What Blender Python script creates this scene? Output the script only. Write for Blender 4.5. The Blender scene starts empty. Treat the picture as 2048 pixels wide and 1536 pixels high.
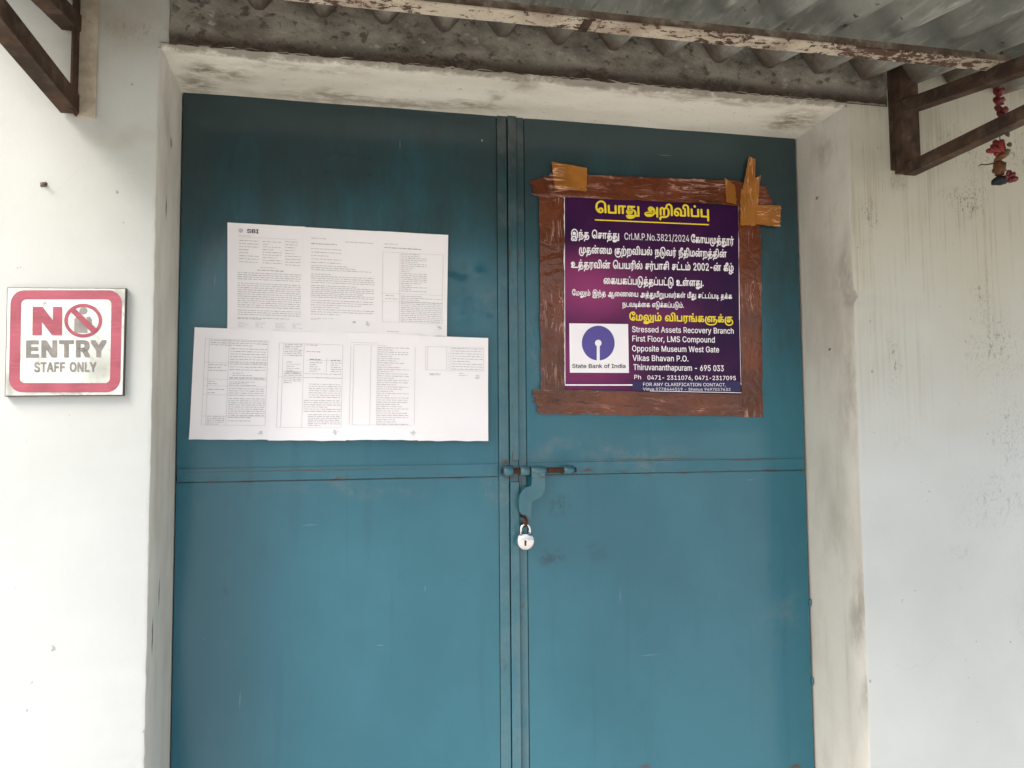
import bpy, bmesh, math, random
from mathutils import Vector, Matrix, noise
from mathutils.geometry import tessellate_polygon

sc = bpy.context.scene
COL = sc.collection

# ---------------------------------------------------------------- camera
F, CX, CY, CZ = 1575.98, 0.4478, -1.9771, 1.5078
YAW, PITCH, ROLL = 0.2056, 0.0626, 0.0079
ca, sa, cb, sb, cc, s_ = math.cos(YAW), math.sin(YAW), math.cos(PITCH), math.sin(PITCH), math.cos(ROLL), math.sin(ROLL)
RM = Matrix(((ca, sa, 0), (-sa, ca, 0), (0, 0, 1))) @ Matrix(((1, 0, 0), (0, cb, -sb), (0, sb, cb))) @ Matrix(((cc, 0, s_), (0, 1, 0), (-s_, 0, cc)))
cam = bpy.data.cameras.new('camera'); cam.sensor_width = 36; cam.lens = 36 * F / 2048
cam.clip_start = .02; cam.clip_end = 600
camo = bpy.data.objects.new('camera', cam); COL.objects.link(camo); sc.camera = camo
r, fw, up = RM.col[0], RM.col[1], RM.col[2]
M = Matrix.Identity(4)
for i in range(3):
    M[i][0], M[i][1], M[i][2] = r[i], up[i], -fw[i]
M.translation = (CX, CY, CZ); camo.matrix_world = M

# ---------------------------------------------------------------- sky, sun, exposure
SUN_EL, SUN_AZ = math.radians(48), math.radians(-122)      # from the left, in front of the wall
world = bpy.data.worlds.new('World'); sc.world = world; world.use_nodes = True
wn = world.node_tree.nodes; wl = world.node_tree.links
bg = wn['Background']; sky = wn.new('ShaderNodeTexSky'); sky.sky_type = 'NISHITA'; sky.sun_disc = False
sky.sun_elevation = SUN_EL; sky.sun_rotation = math.radians(238); sky.dust_density = 4; sky.air_density = 1.2
hs = wn.new('ShaderNodeHueSaturation'); hs.inputs['Saturation'].default_value = .8
wl.new(sky.outputs[0], hs.inputs['Color']); wl.new(hs.outputs[0], bg.inputs['Color']); bg.inputs['Strength'].default_value = .11
sun = bpy.data.lights.new('sun', 'SUN'); sun.energy = 1.5; sun.angle = math.radians(30); sun.color = (1, .985, .96)
suno = bpy.data.objects.new('sun', sun); COL.objects.link(suno)
dv = Vector((math.sin(SUN_AZ) * math.cos(SUN_EL), math.cos(SUN_AZ) * math.cos(SUN_EL), math.sin(SUN_EL)))
suno.rotation_euler = dv.to_track_quat('Z', 'Y').to_euler()
vs = sc.view_settings; vs.view_transform = 'Standard'; vs.look = 'None'; vs.gamma = 1; vs.exposure = 1.58

# ---------------------------------------------------------------- helpers
D = .258                                   # the doors stand this deep in the opening


def at(px, py, Y):
    """Where a measured direction meets the upright plane y = Y (wall, door, poster...)."""
    d = RM @ Vector(((px - 1024) / F, 1, (768 - py) / F))
    return Vector((CX, CY, CZ)) + d * ((Y - CY) / d.y)


def thing(name, label, cat, loc=(0, 0, 0), group=None):
    o = bpy.data.objects.new(name, None); COL.objects.link(o); o.location = loc
    o.empty_display_size = .05
    return tag(o, label, cat, group)


def tag(o, label, cat, group=None):
    o['label'] = label; o['category'] = cat
    if group: o['group'] = group
    return o


class MB:
    """Collects shapes (world coordinates); build() links them as one mesh object."""
    def __init__(s): s.bm = bmesh.new(); s.mi = 0

    def face(s, pts, mi=None):
        f = s.bm.faces.new([s.bm.verts.new(p) for p in pts]); f.material_index = s.mi if mi is None else mi; return f

    def box(s, a, b, bevel=0, shear=None):
        x0, y0, z0 = a; x1, y1, z1 = b
        P = [Vector(p) for p in ((x0, y0, z0), (x1, y0, z0), (x1, y1, z0), (x0, y1, z0), (x0, y0, z1), (x1, y0, z1), (x1, y1, z1), (x0, y1, z1))]
        if shear:
            for p in P: p.z += shear * p.y
        v = [s.bm.verts.new(p) for p in P]
        fs = [s.bm.faces.new([v[i] for i in q]) for q in ((3, 2, 1, 0), (4, 5, 6, 7), (0, 1, 5, 4), (1, 2, 6, 5), (2, 3, 7, 6), (3, 0, 4, 7))]
        for f in fs: f.material_index = s.mi
        if bevel:
            es = list({e for f in fs for e in f.edges})
            bmesh.ops.bevel(s.bm, geom=es, offset=bevel, segments=2, profile=.6, affect='EDGES')
        return s

    def prism(s, xz, y0, y1, bevel=0):
        """polygon in x,z extruded from y0 (front) to y1 (back)"""
        f = [s.bm.verts.new((x, y0, z)) for x, z in xz]; b = [s.bm.verts.new((x, y1, z)) for x, z in xz]
        n = len(xz); fs = [s.bm.faces.new(f), s.bm.faces.new(b[::-1])]
        for i in range(n): fs.append(s.bm.faces.new((f[i], b[i], b[(i + 1) % n], f[(i + 1) % n])))
        if bevel:
            bmesh.ops.bevel(s.bm, geom=list(fs[0].edges), offset=bevel, segments=2, profile=.6, affect='EDGES')
        return s

    def grid(s, nu, nv, fn, wrap=False):
        V = [[s.bm.verts.new(fn(i / nu, j / nv)) for i in range(nu + 1)] for j in range(nv + 1)]
        for j in range(nv):
            for i in range(nu):
                f = s.bm.faces.new((V[j][i], V[j][i + 1], V[j + 1][i + 1], V[j + 1][i])); f.material_index = s.mi; f.smooth = True
        return s

    def tube(s, pts, rad, n=10, caps=True):
        pts = [Vector(p) for p in pts]; rings = []
        ref = None
        for k, p in enumerate(pts):
            t = (pts[min(k + 1, len(pts) - 1)] - pts[max(k - 1, 0)]).normalized()
            if ref is None: ref = t.orthogonal().normalized()
            ref = (ref - t * ref.dot(t)).normalized(); b = t.cross(ref)
            rr = rad[k] if isinstance(rad, (list, tuple)) else rad
            rings.append([s.bm.verts.new(p + (ref * math.cos(2 * math.pi * i / n) + b * math.sin(2 * math.pi * i / n)) * rr) for i in range(n)])
        for k in range(len(rings) - 1):
            for i in range(n):
                f = s.bm.faces.new((rings[k][i], rings[k][(i + 1) % n], rings[k + 1][(i + 1) % n], rings[k + 1][i])); f.smooth = True
        if caps:
            s.bm.faces.new(rings[0][::-1]); s.bm.faces.new(rings[-1])
        return s

    def blob(s, c, rad, seed=0, amp=.25, sub=3, fr=1.6):
        m = Matrix.Translation(c)
        g = bmesh.ops.create_icosphere(s.bm, subdivisions=sub, radius=1)
        for v in g['verts']:
            d = v.co.copy(); k = 1 + amp * noise.noise(d * fr + Vector((seed * 7.3, seed * 3.1, seed)))
            v.co = Vector((d.x * rad[0] * k, d.y * rad[1] * k, d.z * rad[2] * k)) + Vector(c)
        for f in s.bm.faces: f.smooth = True
        return s

    def build(s, name, mats, parent=None, label=None):
        bmesh.ops.recalc_face_normals(s.bm, faces=s.bm.faces) if not getattr(s, 'keep', False) else None
        me = bpy.data.meshes.new(name)
        org = Vector(parent.matrix_basis.translation) if parent else Vector((0, 0, 0))
        p = parent
        org = Vector((0, 0, 0))
        while p: org += p.location; p = p.parent
        bmesh.ops.translate(s.bm, verts=s.bm.verts, vec=-org)
        s.bm.to_mesh(me); s.bm.free()
        o = bpy.data.objects.new(name, me); COL.objects.link(o)
        for m in (mats if isinstance(mats, (list, tuple)) else [mats]): me.materials.append(m)
        if parent: o.parent = parent
        if label: o['label'] = label
        return o


# ---------------------------------------------------------------- material helpers
class NM:
    def __init__(s, name, rough=.6, spec=.5, metal=0):
        s.m = bpy.data.materials.new(name); s.m.use_nodes = True; s.t = s.m.node_tree; s.N = s.t.nodes; s.L = s.t.links
        s.b = s.N['Principled BSDF']; s.b.inputs['Roughness'].default_value = rough
        s.b.inputs['Specular IOR Level'].default_value = spec; s.b.inputs['Metallic'].default_value = metal
        s.pos = s.N.new('ShaderNodeNewGeometry').outputs['Position']

    def put(s, sock, v):
        if isinstance(v, bpy.types.NodeSocket): s.L.new(v, sock)
        elif isinstance(v, (tuple, list)) and len(v) == 3 and sock.type == 'RGBA': sock.default_value = (*v, 1)
        else: sock.default_value = v

    def math(s, op, a, b=0, c=None, clamp=False):
        n = s.N.new('ShaderNodeMath'); n.operation = op; n.use_clamp = clamp
        s.put(n.inputs[0], a); s.put(n.inputs[1], b)
        if c is not None: s.put(n.inputs[2], c)
        return n.outputs[0]

    def vmath(s, op, a, b=None):
        n = s.N.new('ShaderNodeVectorMath'); n.operation = op; s.put(n.inputs[0], a)
        if b is not None: s.put(n.inputs[1], b)
        return n.outputs['Value'] if op == 'LENGTH' else n.outputs[0]

    def noise(s, scale, detail=4, rough=.55, dist=0, off=0):
        sc3 = scale if isinstance(scale, tuple) else (scale,) * 3
        v = s.vmath('MULTIPLY', s.pos, sc3)
        if off: v = s.vmath('ADD', v, (off, off * 1.7, off * .6))
        n = s.N.new('ShaderNodeTexNoise'); s.L.new(v, n.inputs['Vector']); n.inputs['Scale'].default_value = 1
        n.inputs['Detail'].default_value = detail; n.inputs['Roughness'].default_value = rough; n.inputs['Distortion'].default_value = dist
        return n.outputs['Fac']

    def ramp(s, v, lo, hi, a=0, b=1):
        n = s.N.new('ShaderNodeMapRange'); n.interpolation_type = 'SMOOTHSTEP'
        s.put(n.inputs['Value'], v)
        for k, x in zip(('From Min', 'From Max', 'To Min', 'To Max'), (lo, hi, a, b)): s.put(n.inputs[k], x)
        return n.outputs[0]

    def mix(s, f, a, b):
        n = s.N.new('ShaderNodeMix'); n.data_type = 'RGBA'
        s.put(n.inputs[0], f); s.put(n.inputs[6], a); s.put(n.inputs[7], b); return n.outputs[2]

    def axis(s, i):
        n = s.N.new('ShaderNodeSeparateXYZ'); s.L.new(s.pos, n.inputs[0]); return n.outputs[i]

    def warp(s, amp, scale):
        n = s.N.new('ShaderNodeTexNoise'); v = s.vmath('MULTIPLY', s.pos, (scale,) * 3); s.L.new(v, n.inputs['Vector'])
        n.inputs['Scale'].default_value = 1; n.inputs['Detail'].default_value = 4
        w = s.vmath('MULTIPLY', s.vmath('SUBTRACT', n.outputs['Color'], (.5, .5, .5)), (amp,) * 3)
        return s.vmath('ADD', s.pos, w)

    def spots(s, lst, amp=.08, scale=14, soft=0.0):
        """stains with a shape of their own: (x,y,z, rx,ry,rz, strength)"""
        w = s.warp(amp, scale); out = None
        for x, y, z, rx, ry, rz, k in lst:
            v = s.vmath('DIVIDE', s.vmath('SUBTRACT', w, (x, y, z)), (rx, ry, rz))
            q = s.ramp(s.vmath('LENGTH', v), 1, soft, 0, k)
            out = q if out is None else s.math('MAXIMUM', out, q)
        return out

    def mul(s, a, b): return s.math('MULTIPLY', a, b)
    def col(s, v): s.put(s.b.inputs['Base Color'], v); return s
    def rough(s, v): s.put(s.b.inputs['Roughness'], v); return s

    def bump(s, h, strength=.3, dist=.005):
        n = s.N.new('ShaderNodeBump'); n.inputs['Strength'].default_value = strength; n.inputs['Distance'].default_value = dist
        s.put(n.inputs['Height'], h); s.L.new(n.outputs[0], s.b.inputs['Normal']); return s


def spx(px, py, Y, rx, rz, k, ry=.2):
    p = at(px, py, Y); return (p.x, p.y, p.z, rx, ry, rz, k)


def plain(name, c, rough=.6, spec=.4, metal=0, var=.12, scale=30):
    m = NM(name, rough, spec, metal)
    f = m.noise(scale, 3)
    return m.col(m.mix(f, tuple(x * (1 - var) for x in c), tuple(min(1, x * (1 + var)) for x in c))).m


# wall plaster: limewash, cream and streaky with mould towards the top right
def mk_plaster():
    m = NM('limewashed_plaster', .85, .25)
    x, z = m.axis(0), m.axis(2)
    big = m.noise(1.6, 5, .6); mid = m.noise(7, 5, .6); fine = m.noise(60, 4, .6)
    c = m.mix(m.ramp(big, .35, .7), (.49, .508, .498), (.44, .457, .447))
    right = m.ramp(x, 1.2, 1.9)
    cream = m.mul(m.ramp(m.math('ADD', z, m.math('MULTIPLY', big, .8)), 1.65, 2.65), m.math('ADD', m.mul(right, .72), .28))
    c = m.mix(m.mul(cream, .62), c, (.47, .425, .30))
    streak = m.math('ADD', m.math('MULTIPLY', m.noise((95, 95, 1.6), 5, .7), .7), m.math('MULTIPLY', m.noise((7, 7, 3.5), 3, .6, off=8), .45))
    st = m.mul(m.mul(m.ramp(streak, .56, .70), right), m.ramp(z, 1.35, 2.0))
    c = m.mix(m.mul(st, .42), c, (.27, .235, .15))
    # mould: peppery specks inside uneven patches, running down from the bracket
    pt = m.spots([spx(1930, 395, 0, .14, .07, .95), spx(1990, 700, 0, .16, .17, .55), spx(1965, 600, 0, .05, .16, .5), spx(1785, 720, 0, .035, .13, .55), spx(1735, 430, 0, .04, .08, .6),
                  spx(2020, 860, 0, .12, .2, .45), spx(1925, 1105, 0, .08, .025, .25), spx(1800, 365, 0, .05, .06, .8),
                  spx(1990, 300, 0, .3, .12, .6), spx(270, 60, 0, .12, .06, .5), spx(1995, 1000, 0, .2, .15, .3)], .12, 9)
    sp = m.noise((230, 230, 110), 3, .7); sp2 = m.noise((75, 75, 34), 5, .75, off=3)
    spk = m.math('MAXIMUM', m.ramp(sp, .55, .63), m.ramp(sp2, .55, .63))
    c = m.mix(m.mul(m.mul(pt, spk), .95), c, (.075, .07, .055))
    few = m.ramp(m.noise((48, 48, 40), 2, .5, off=9), .745, .775)
    c = m.mix(m.mul(few, .6), c, (.2, .18, .15))
    ck = m.N.new('ShaderNodeTexVoronoi'); ck.feature = 'DISTANCE_TO_EDGE'; ck.inputs['Scale'].default_value = 2.1; m.L.new(m.warp(.22, 5), ck.inputs['Vector'])
    c = m.mix(m.mul(m.ramp(ck.outputs['Distance'], .0045, .0015), m.ramp(m.noise(1.7, 3, .5, off=12), .52, .64, 0, .1)), c, (.2, .19, .165))
    grime_and_shadow = m.spots([spx(250, 40, 0, .22, .16, .75), spx(160, 100, 0, .2, .14, .45), spx(1790, 360, 0, .06, .05, .6), spx(1730, 300, 0, .12, .16, .35), spx(240, 275, 0, .14, .03, .3)], .12, 8)  # wall stains, plus the left bracket's cast shadow painted on
    c = m.mix(m.mul(grime_and_shadow, m.ramp(mid, .2, .65)), c, (.30, .26, .18))
    m.col(c)
    tr = m.noise((9, 9, 30), 4, .6, .6, 4)
    return m.bump(m.math('ADD', m.math('ADD', m.math('MULTIPLY', mid, .7), m.math('MULTIPLY', tr, .25)), m.math('MULTIPLY', fine, .3)), .3, .006).m


def mk_reveal():
    m = NM('grubby_reveal_plaster', .88, .2)
    y = m.axis(1)
    big = m.noise((5, 5, 2.2), 5, .6); fine = m.noise(55, 4, .6)
    c = m.mix(m.ramp(big, .35, .68), (.62, .60, .54), (.49, .47, .41))
    st = m.spots([(1.854, .02, 1.93, .3, .07, .22, .7), (1.854, .03, 1.66, .3, .08, .3, .55), (1.854, .02, 1.0, .3, .06, .2, .75), (1.854, .01, .78, .3, .045, .1, .95), (1.854, .1, 1.2, .3, .1, .2, .3),
                  (0, .1, 2.3, .3, .1, .25, .5), (0, .05, 1.6, .3, .05, .5, .25), (1.854, .12, 2.36, .3, .1, .08, .7)], .14, 7)
    c = m.mix(m.mul(st, m.ramp(m.noise((14, 14, 6), 6, .72, off=4), .36, .6, 0, .75)), c, (.17, .15, .11))
    streak = m.ramp(m.noise((60, 40, 1.5), 4, .6), .56, .75)
    c = m.mix(m.mul(streak, .22), c, (.25, .22, .18))
    # two upright scratches through the paint near the floor on the left, specks on the right
    p, q, k = at(318, 1190, .1), at(303, 1272, .05), at(1670, 697, .1)
    sc_ = m.spots([(0, .105, at(318, 1185, .1).z, .1, .006, .05, .9), (0, .045, at(303, 1272, .045).z, .1, .008, .055, 1), (1.854, .12, k.z, .1, .007, .006, 1), (1.854, .16, 2.22, .1, .01, .008, .8), (0, .14, 2.26, .1, .02, .02, .6), (0, .1, 2.08, .1, .01, .04, .7)], .02, 25, .3)
    c = m.mix(sc_, c, (.07, .06, .05))
    m.col(c)
    return m.bump(m.math('ADD', m.math('MULTIPLY', big, .8), m.math('MULTIPLY', fine, .3)), .4, .007).m


def mk_soffit():
    m = NM('soffit_plaster', .85, .2)
    big = m.noise((2.5, 6, 6), 5, .6); fine = m.noise((30, 60, 60), 4, .6)
    c = m.mix(m.ramp(big, .35, .7), (.74, .71, .625), (.61, .575, .49))
    st = m.spots([(.09, .1, 2.44, .09, .07, .3, .9), (.16, .13, 2.44, .07, .06, .3, .8), (.42, .2, 2.44, .16, .05, .3, .6), (.78, .2, 2.44, .22, .05, .3, .65), (.62, .24, 2.44, .2, .03, .3, .6), (1.76, .13, 2.44, .12, .14, .3, .75), (.9, .04, 2.44, .06, .05, .3, .5), (.85, .15, 2.44, .04, .1, .3, .5), (.5, .23, 2.44, .5, .05, .3, .55), (.3, .05, 2.44, .3, .04, .3, .4), (1.4, .03, 2.44, .5, .04, .3, .45), (.05, .2, 2.44, .08, .1, .3, .7)], .1, 12)
    k = m.mul(st, m.ramp(m.noise((18, 40, 40), 5, .7, off=2), .38, .58))
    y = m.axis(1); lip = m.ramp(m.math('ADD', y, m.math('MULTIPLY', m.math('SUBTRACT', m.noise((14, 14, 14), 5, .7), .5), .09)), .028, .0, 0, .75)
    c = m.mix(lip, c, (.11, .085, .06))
    c = m.mix(k, c, (.11, .088, .055))
    c = m.mix(m.mul(st, .3), c, (.36, .29, .19))
    c = m.mix(m.mul(m.ramp(m.noise((60, 90, 90), 3, .6), .63, .7), .5), c, (.3, .26, .2))
    m.col(c)
    return m.bump(m.math('ADD', big, m.math('MULTIPLY', fine, .4)), .35, .006).m


def mk_lintel():
    m = NM('bare_concrete', .95, .05)
    z = m.axis(2)
    big = m.noise((6, 6, 9), 6, .65); mid = m.noise((28, 28, 36), 5, .65); fine = m.noise(120, 4, .7)
    c = m.mix(m.ramp(big, .35, .68), (.30, .28, .235), (.12, .108, .088))
    c = m.mix(m.ramp(mid, .58, .72, 0, .6), c, (.43, .41, .37))
    c = m.mix(m.ramp(mid, .46, .34, 0, .75), c, (.055, .045, .034))
    w = m.math('ADD', z, m.math('MULTIPLY', m.math('SUBTRACT', big, .5), .07))
    low = m.ramp(w, 2.498, 2.462)
    c = m.mix(m.mul(low, m.ramp(mid, .2, .6, .55, .97)), c, (.05, .036, .026))
    blk = m.spots([spx(800, 100, -.004, .07, .012, 1), spx(860, 118, -.004, .08, .012, 1), spx(920, 125, -.004, .05, .01, .9), spx(1180, 145, -.004, .1, .015, .8), spx(1420, 165, -.004, .14, .02, .7), spx(420, 85, -.004, .12, .012, .8)], .05, 26)
    c = m.mix(m.mul(blk, m.ramp(fine, .38, .6)), c, (.035, .028, .022))
    c = m.mix(m.ramp(fine, .66, .74, 0, .5), c, (.55, .53, .5))
    m.col(c)
    return m.bump(m.math('ADD', m.math('MULTIPLY', mid, .8), m.math('MULTIPLY', fine, .5)), .6, .008).m


def mk_door(name, c0, c1, dust=0.0):
    m = NM(name, .3, .5)
    big = m.noise((2.2, 2.2, 1.6), 5, .6); mid = m.noise((11, 11, 8), 5, .65); fine = m.noise(70, 4, .7)
    x, z = m.axis(0), m.axis(2)
    c = m.mix(m.ramp(big, .32, .68), c0, c1)
    c = m.mix(m.ramp(m.noise((26, 26, 1.2), 3, .6), .56, .74, 0, .25), c, tuple(v * .7 for v in c0))
    # upper door darkened in the colour for the canopy's shade, with dirty blotches
    shade_z = m.math('ADD', z, m.math('ADD', m.math('MULTIPLY', m.math('SUBTRACT', m.noise((11, 11, 3.2), 6, .7, off=2), .5), .7), m.math('MULTIPLY', m.math('SUBTRACT', big, .5), .9)))
    c = m.mix(m.mul(m.ramp(shade_z, 1.6, 2.4), .84), c, (.024, .029, .024))
    # dust bloom and hand smudges of their own shape
    du = m.spots([spx(1140, 890, D, .16, .06, .8), spx(985, 985, D, .06, .07, .7), spx(1270, 915, D, .25, .04, .45), spx(700, 960, D, .35, .04, .3), spx(1560, 1230, D, .1, .12, .3), spx(960, 600, D, .06, .09, .35), spx(1075, 690, D, .035, .2, .45)], .2, 6)
    c = m.mix(m.mul(du, m.ramp(m.noise(22, 6, .75, off=1), .38, .62, 0, .6)), c, (.19, .195, .18))
    sm = m.spots([spx(1120, 1010, D, .045, .05, .85), spx(1100, 1115, D, .07, .035, .7), spx(1190, 1105, D, .07, .05, .4), spx(475, 275, D, .008, .026, .9), spx(655, 345, D, .02, .008, .8), spx(740, 345, D, .02, .01, .7), spx(460, 330, D, .02, .03, .6), spx(1540, 1130, D, .012, .02, .5), spx(448, 1180, D, .02, .02, .5), spx(920, 1165, D, .02, .015, .5), spx(1005, 1320, D, .02, .06, .3), spx(700, 310, D, .14, .015, .4)], .05, 18)
    c = m.mix(m.mul(m.mul(sm, m.ramp(m.noise(34, 6, .75, off=7), .42, .56)), .75), c, (.012, .024, .028))
    c = m.mix(m.mul(m.ramp(mid, .62, .74), .12), c, (.010, .035, .045))
    if dust: c = m.mix(m.ramp(m.noise((9, 9, 7), 5, .7), .4, .7, 0, dust), c, (.24, .25, .25))
    ru = m.spots([spx(1175, 940, D, .03, .007, 1), spx(1010, 925, D, .02, .014, .9), spx(1049, 1042, D, .017, .016, 1), spx(1020, 955, D, .03, .012, .7), spx(1300, 918, D, .3, .004, .85), spx(1500, 919, D, .16, .004, .85), spx(600, 941, D, .5, .0035, .8), spx(1590, 1533, D, .03, .012, .9), spx(1290, 1533, D, .03, .01, .7)], .012, 40)
    c = m.mix(ru, c, (.085, .036, .02))
    scr = m.spots([(at(a_, b_, D).x, D, at(a_, b_, D).z, rx_, .2, rz_, .8) for a_, b_, rx_, rz_ in ((850, 1177, .0015, .012), (620, 1050, .03, .0012), (1240, 1190, .0012, .03), (1300, 1310, .045, .001), (480, 1400, .0012, .03), (760, 1290, .018, .001), (1500, 960, .02, .0012), (430, 560, .001, .025), (1330, 310, .03, .001), (800, 290, .001, .02))], .006, 30)
    c = m.mix(scr, c, (.22, .27, .28))
    zz = m.axis(2); seam = m.mul(m.ramp(m.math('ABSOLUTE', m.math('SUBTRACT', zz, 1.387)), .012, .001), m.ramp(m.noise((13, 13, 60), 5, .7, off=11), .52, .62))
    edge = m.mul(m.ramp(m.math('ABSOLUTE', m.math('SUBTRACT', x, .914)), .047, .040), m.ramp(m.noise((60, 60, 9), 5, .7, off=13), .60, .68))
    c = m.mix(m.mul(m.math('MAXIMUM', seam, edge), .8), c, (.075, .036, .022))
    chip = m.ramp(m.noise((45, 45, 45), 2, .5, off=5), .785, .80)
    c = m.mix(m.mul(chip, .5), c, (.4, .42, .42))
    m.col(c)
    m.rough(m.math('ADD', m.math('MULTIPLY', mid, .16), m.math('ADD', .11, m.math('MULTIPLY', du, .25))))
    return m.bump(m.math('ADD', m.math('MULTIPLY', mid, .5), m.math('MULTIPLY', fine, .12)), .16, .004).m


def mk_tape(name, c, dark, ang):
    m = NM(name, .12, .55)
    s1 = (7, 7, 90) if ang else (90, 7, 7)
    st = m.noise(s1, 4, .6, .8); big = m.noise((7, 7, 7), 4, .6); cr = m.noise((26, 26, 26), 3, .55, 1.6)
    c2 = m.mix(m.ramp(m.noise((4, 4, 4), 3, .5, off=3), .4, .65, 0, .5), c, dark)
    c2 = m.mix(m.ramp(big, .45, .68, 0, .7), c2, tuple(v * 1.5 for v in c))
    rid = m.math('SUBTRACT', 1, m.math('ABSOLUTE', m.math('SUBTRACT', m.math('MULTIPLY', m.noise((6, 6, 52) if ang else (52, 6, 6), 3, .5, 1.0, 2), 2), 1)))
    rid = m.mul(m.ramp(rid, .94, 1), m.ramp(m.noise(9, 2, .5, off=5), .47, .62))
    c2 = m.mix(m.mul(rid, .75), c2, tuple(min(1, v * 2.8 + .17) for v in c))  # pale crease lines: stress whitening, also painted glints of the wrinkles
    if ang:
        c2 = m.mix(m.spots([spx(1165, 806, D, .05, .0035, .9), spx(1255, 812, D, .06, .003, .8), spx(1110, 802, D, .03, .007, .8), spx(1420, 402, D, .05, .006, .7)], .02, 22), c2, tuple(v * .35 for v in dark))  # shade in the film's folds, painted as dark lines
    m.col(c2)
    m.rough(m.ramp(big, .3, .7, .08, .2))
    return m.bump(m.math('ADD', m.math('ADD', m.math('MULTIPLY', st, .12), m.math('MULTIPLY', cr, 1.0)), m.math('MULTIPLY', rid, .7)), .6, .004).m


def mk_poster():
    m = NM('purple_print_with_sheen', .3, .18)
    a = m.spots([spx(1180, 580, D, .30, .17, .9), spx(1170, 720, D, .26, .2, .7), spx(1300, 640, D, .22, .14, .45)], .1, 5)  # magenta area: print plus a reflected haze painted into the colour
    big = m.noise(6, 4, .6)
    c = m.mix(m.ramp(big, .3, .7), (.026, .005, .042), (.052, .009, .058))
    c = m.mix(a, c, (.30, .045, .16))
    m.col(c)
    return m.bump(m.noise((8, 8, 8), 3, .5), .25, .006).m


def mk_sheet():
    m = NM('asbestos_cement', .92, .08)
    big = m.noise((5, 2.2, 5), 5, .6); mid = m.noise(24, 5, .7); fine = m.noise(110, 3, .6)
    c = m.mix(m.ramp(big, .35, .68), (.29, .295, .26), (.13, .138, .115))
    c = m.mix(m.ramp(mid, .52, .7, 0, .5), c, (.15, .16, .13))
    c = m.mix(m.ramp(m.noise((40, 3, 40), 4, .65), .5, .7, 0, .5), c, (.44, .43, .38))
    c = m.mix(m.ramp(m.noise(30, 2, .5, off=6), .70, .74, 0, .8), c, (.03, .03, .025))
    y = m.axis(1)
    c = m.mix(m.mul(m.ramp(y, -.16, -.02), m.ramp(mid, .35, .6, .45, .95)), c, (.16, .12, .09))
    m.col(c)
    return m.bump(m.math('ADD', mid, m.math('MULTIPLY', fine, .4)), .4, .004).m


def mk_peel():
    m = NM('peeling_white_paint', .6, .4)
    pat = m.noise((36, 60, 60), 6, .75); big = m.noise((3, 3, 3), 3, .5); fine = m.noise((90, 90, 90), 4, .7)
    c = m.mix(m.ramp(m.noise(8, 4, .6), .4, .65), (.50, .43, .33), (.34, .27, .20))
    c = m.mix(m.ramp(fine, .5, .75, 0, .55), c, (.26, .16, .11))
    thr = m.math('ADD', m.math('ADD', pat, m.math('MULTIPLY', m.math('SUBTRACT', big, .5), .45)), m.math('MULTIPLY', m.math('SUBTRACT', fine, .5), .22))
    c = m.mix(m.ramp(thr, .515, .545), c, m.mix(fine, (.040, .020, .013), (.105, .046, .028)))
    m.col(c)
    return m.bump(m.ramp(thr, .515, .545, 1, 0), .5, .002).m


def mk_rust(name, c0, c1, pale=.0):
    m = NM(name, .85, .15)
    a = m.noise((14, 9, 14), 5, .65); f = m.noise(80, 4, .7)
    c = m.mix(m.ramp(a, .35, .65), c0, c1)
    c = m.mix(m.ramp(f, .6, .72, 0, .6), c, tuple(v * .35 for v in c0))
    if pale: c = m.mix(m.ramp(m.noise(22, 4, .6, off=3), .5, .68, 0, pale), c, (.36, .31, .25))
    m.col(c)
    return m.bump(m.math('ADD', a, f), .4, .003).m


def mk_board():
    m = NM('sun_bleached_print_ground', .5, .4)
    c = m.mix(m.ramp(m.noise(9, 5, .6), .35, .7), (.62, .64, .61), (.48, .50, .46))
    c = m.mix(m.ramp(m.noise(45, 5, .7), .54, .68, 0, .6), c, (.30, .31, .27))
    c = m.mix(m.spots([spx(205, 735, -.014, .05, .06, .7), spx(240, 600, -.014, .03, .05, .8), spx(90, 605, -.014, .012, .01, .9), spx(20, 770, -.014, .02, .06, .8), spx(130, 786, -.014, .14, .008, .8)], .05, 22), c, (.25, .25, .21))
    return m.col(c).m


def mk_bleach(name, c, c2, scale=16):
    m = NM(name, .5, .4)
    k = m.mix(m.ramp(m.noise(scale, 4, .6), .35, .68), c, c2)
    k = m.mix(m.ramp(m.noise((20, 20, 190), 2, .5), .5, .7, 0, .25), k, tuple(min(1, v * 1.5) for v in c))
    return m.col(k).m


def mk_paper():
    m = NM('office_paper', .75, .3)
    c = m.mix(m.noise(5, 3, .5), (.88, .85, .87), (.82, .80, .815))
    m.col(c)
    return m.bump(m.noise((7, 7, 5), 3, .5), .2, .006).m


def mk_ground():
    m = NM('dusty_concrete', .9, .2)
    c = m.mix(m.noise(1.2, 6, .6), (.54, .515, .47), (.45, .425, .385))
    return m.col(c).bump(m.noise(20, 5, .6), .4, .01).m


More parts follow.
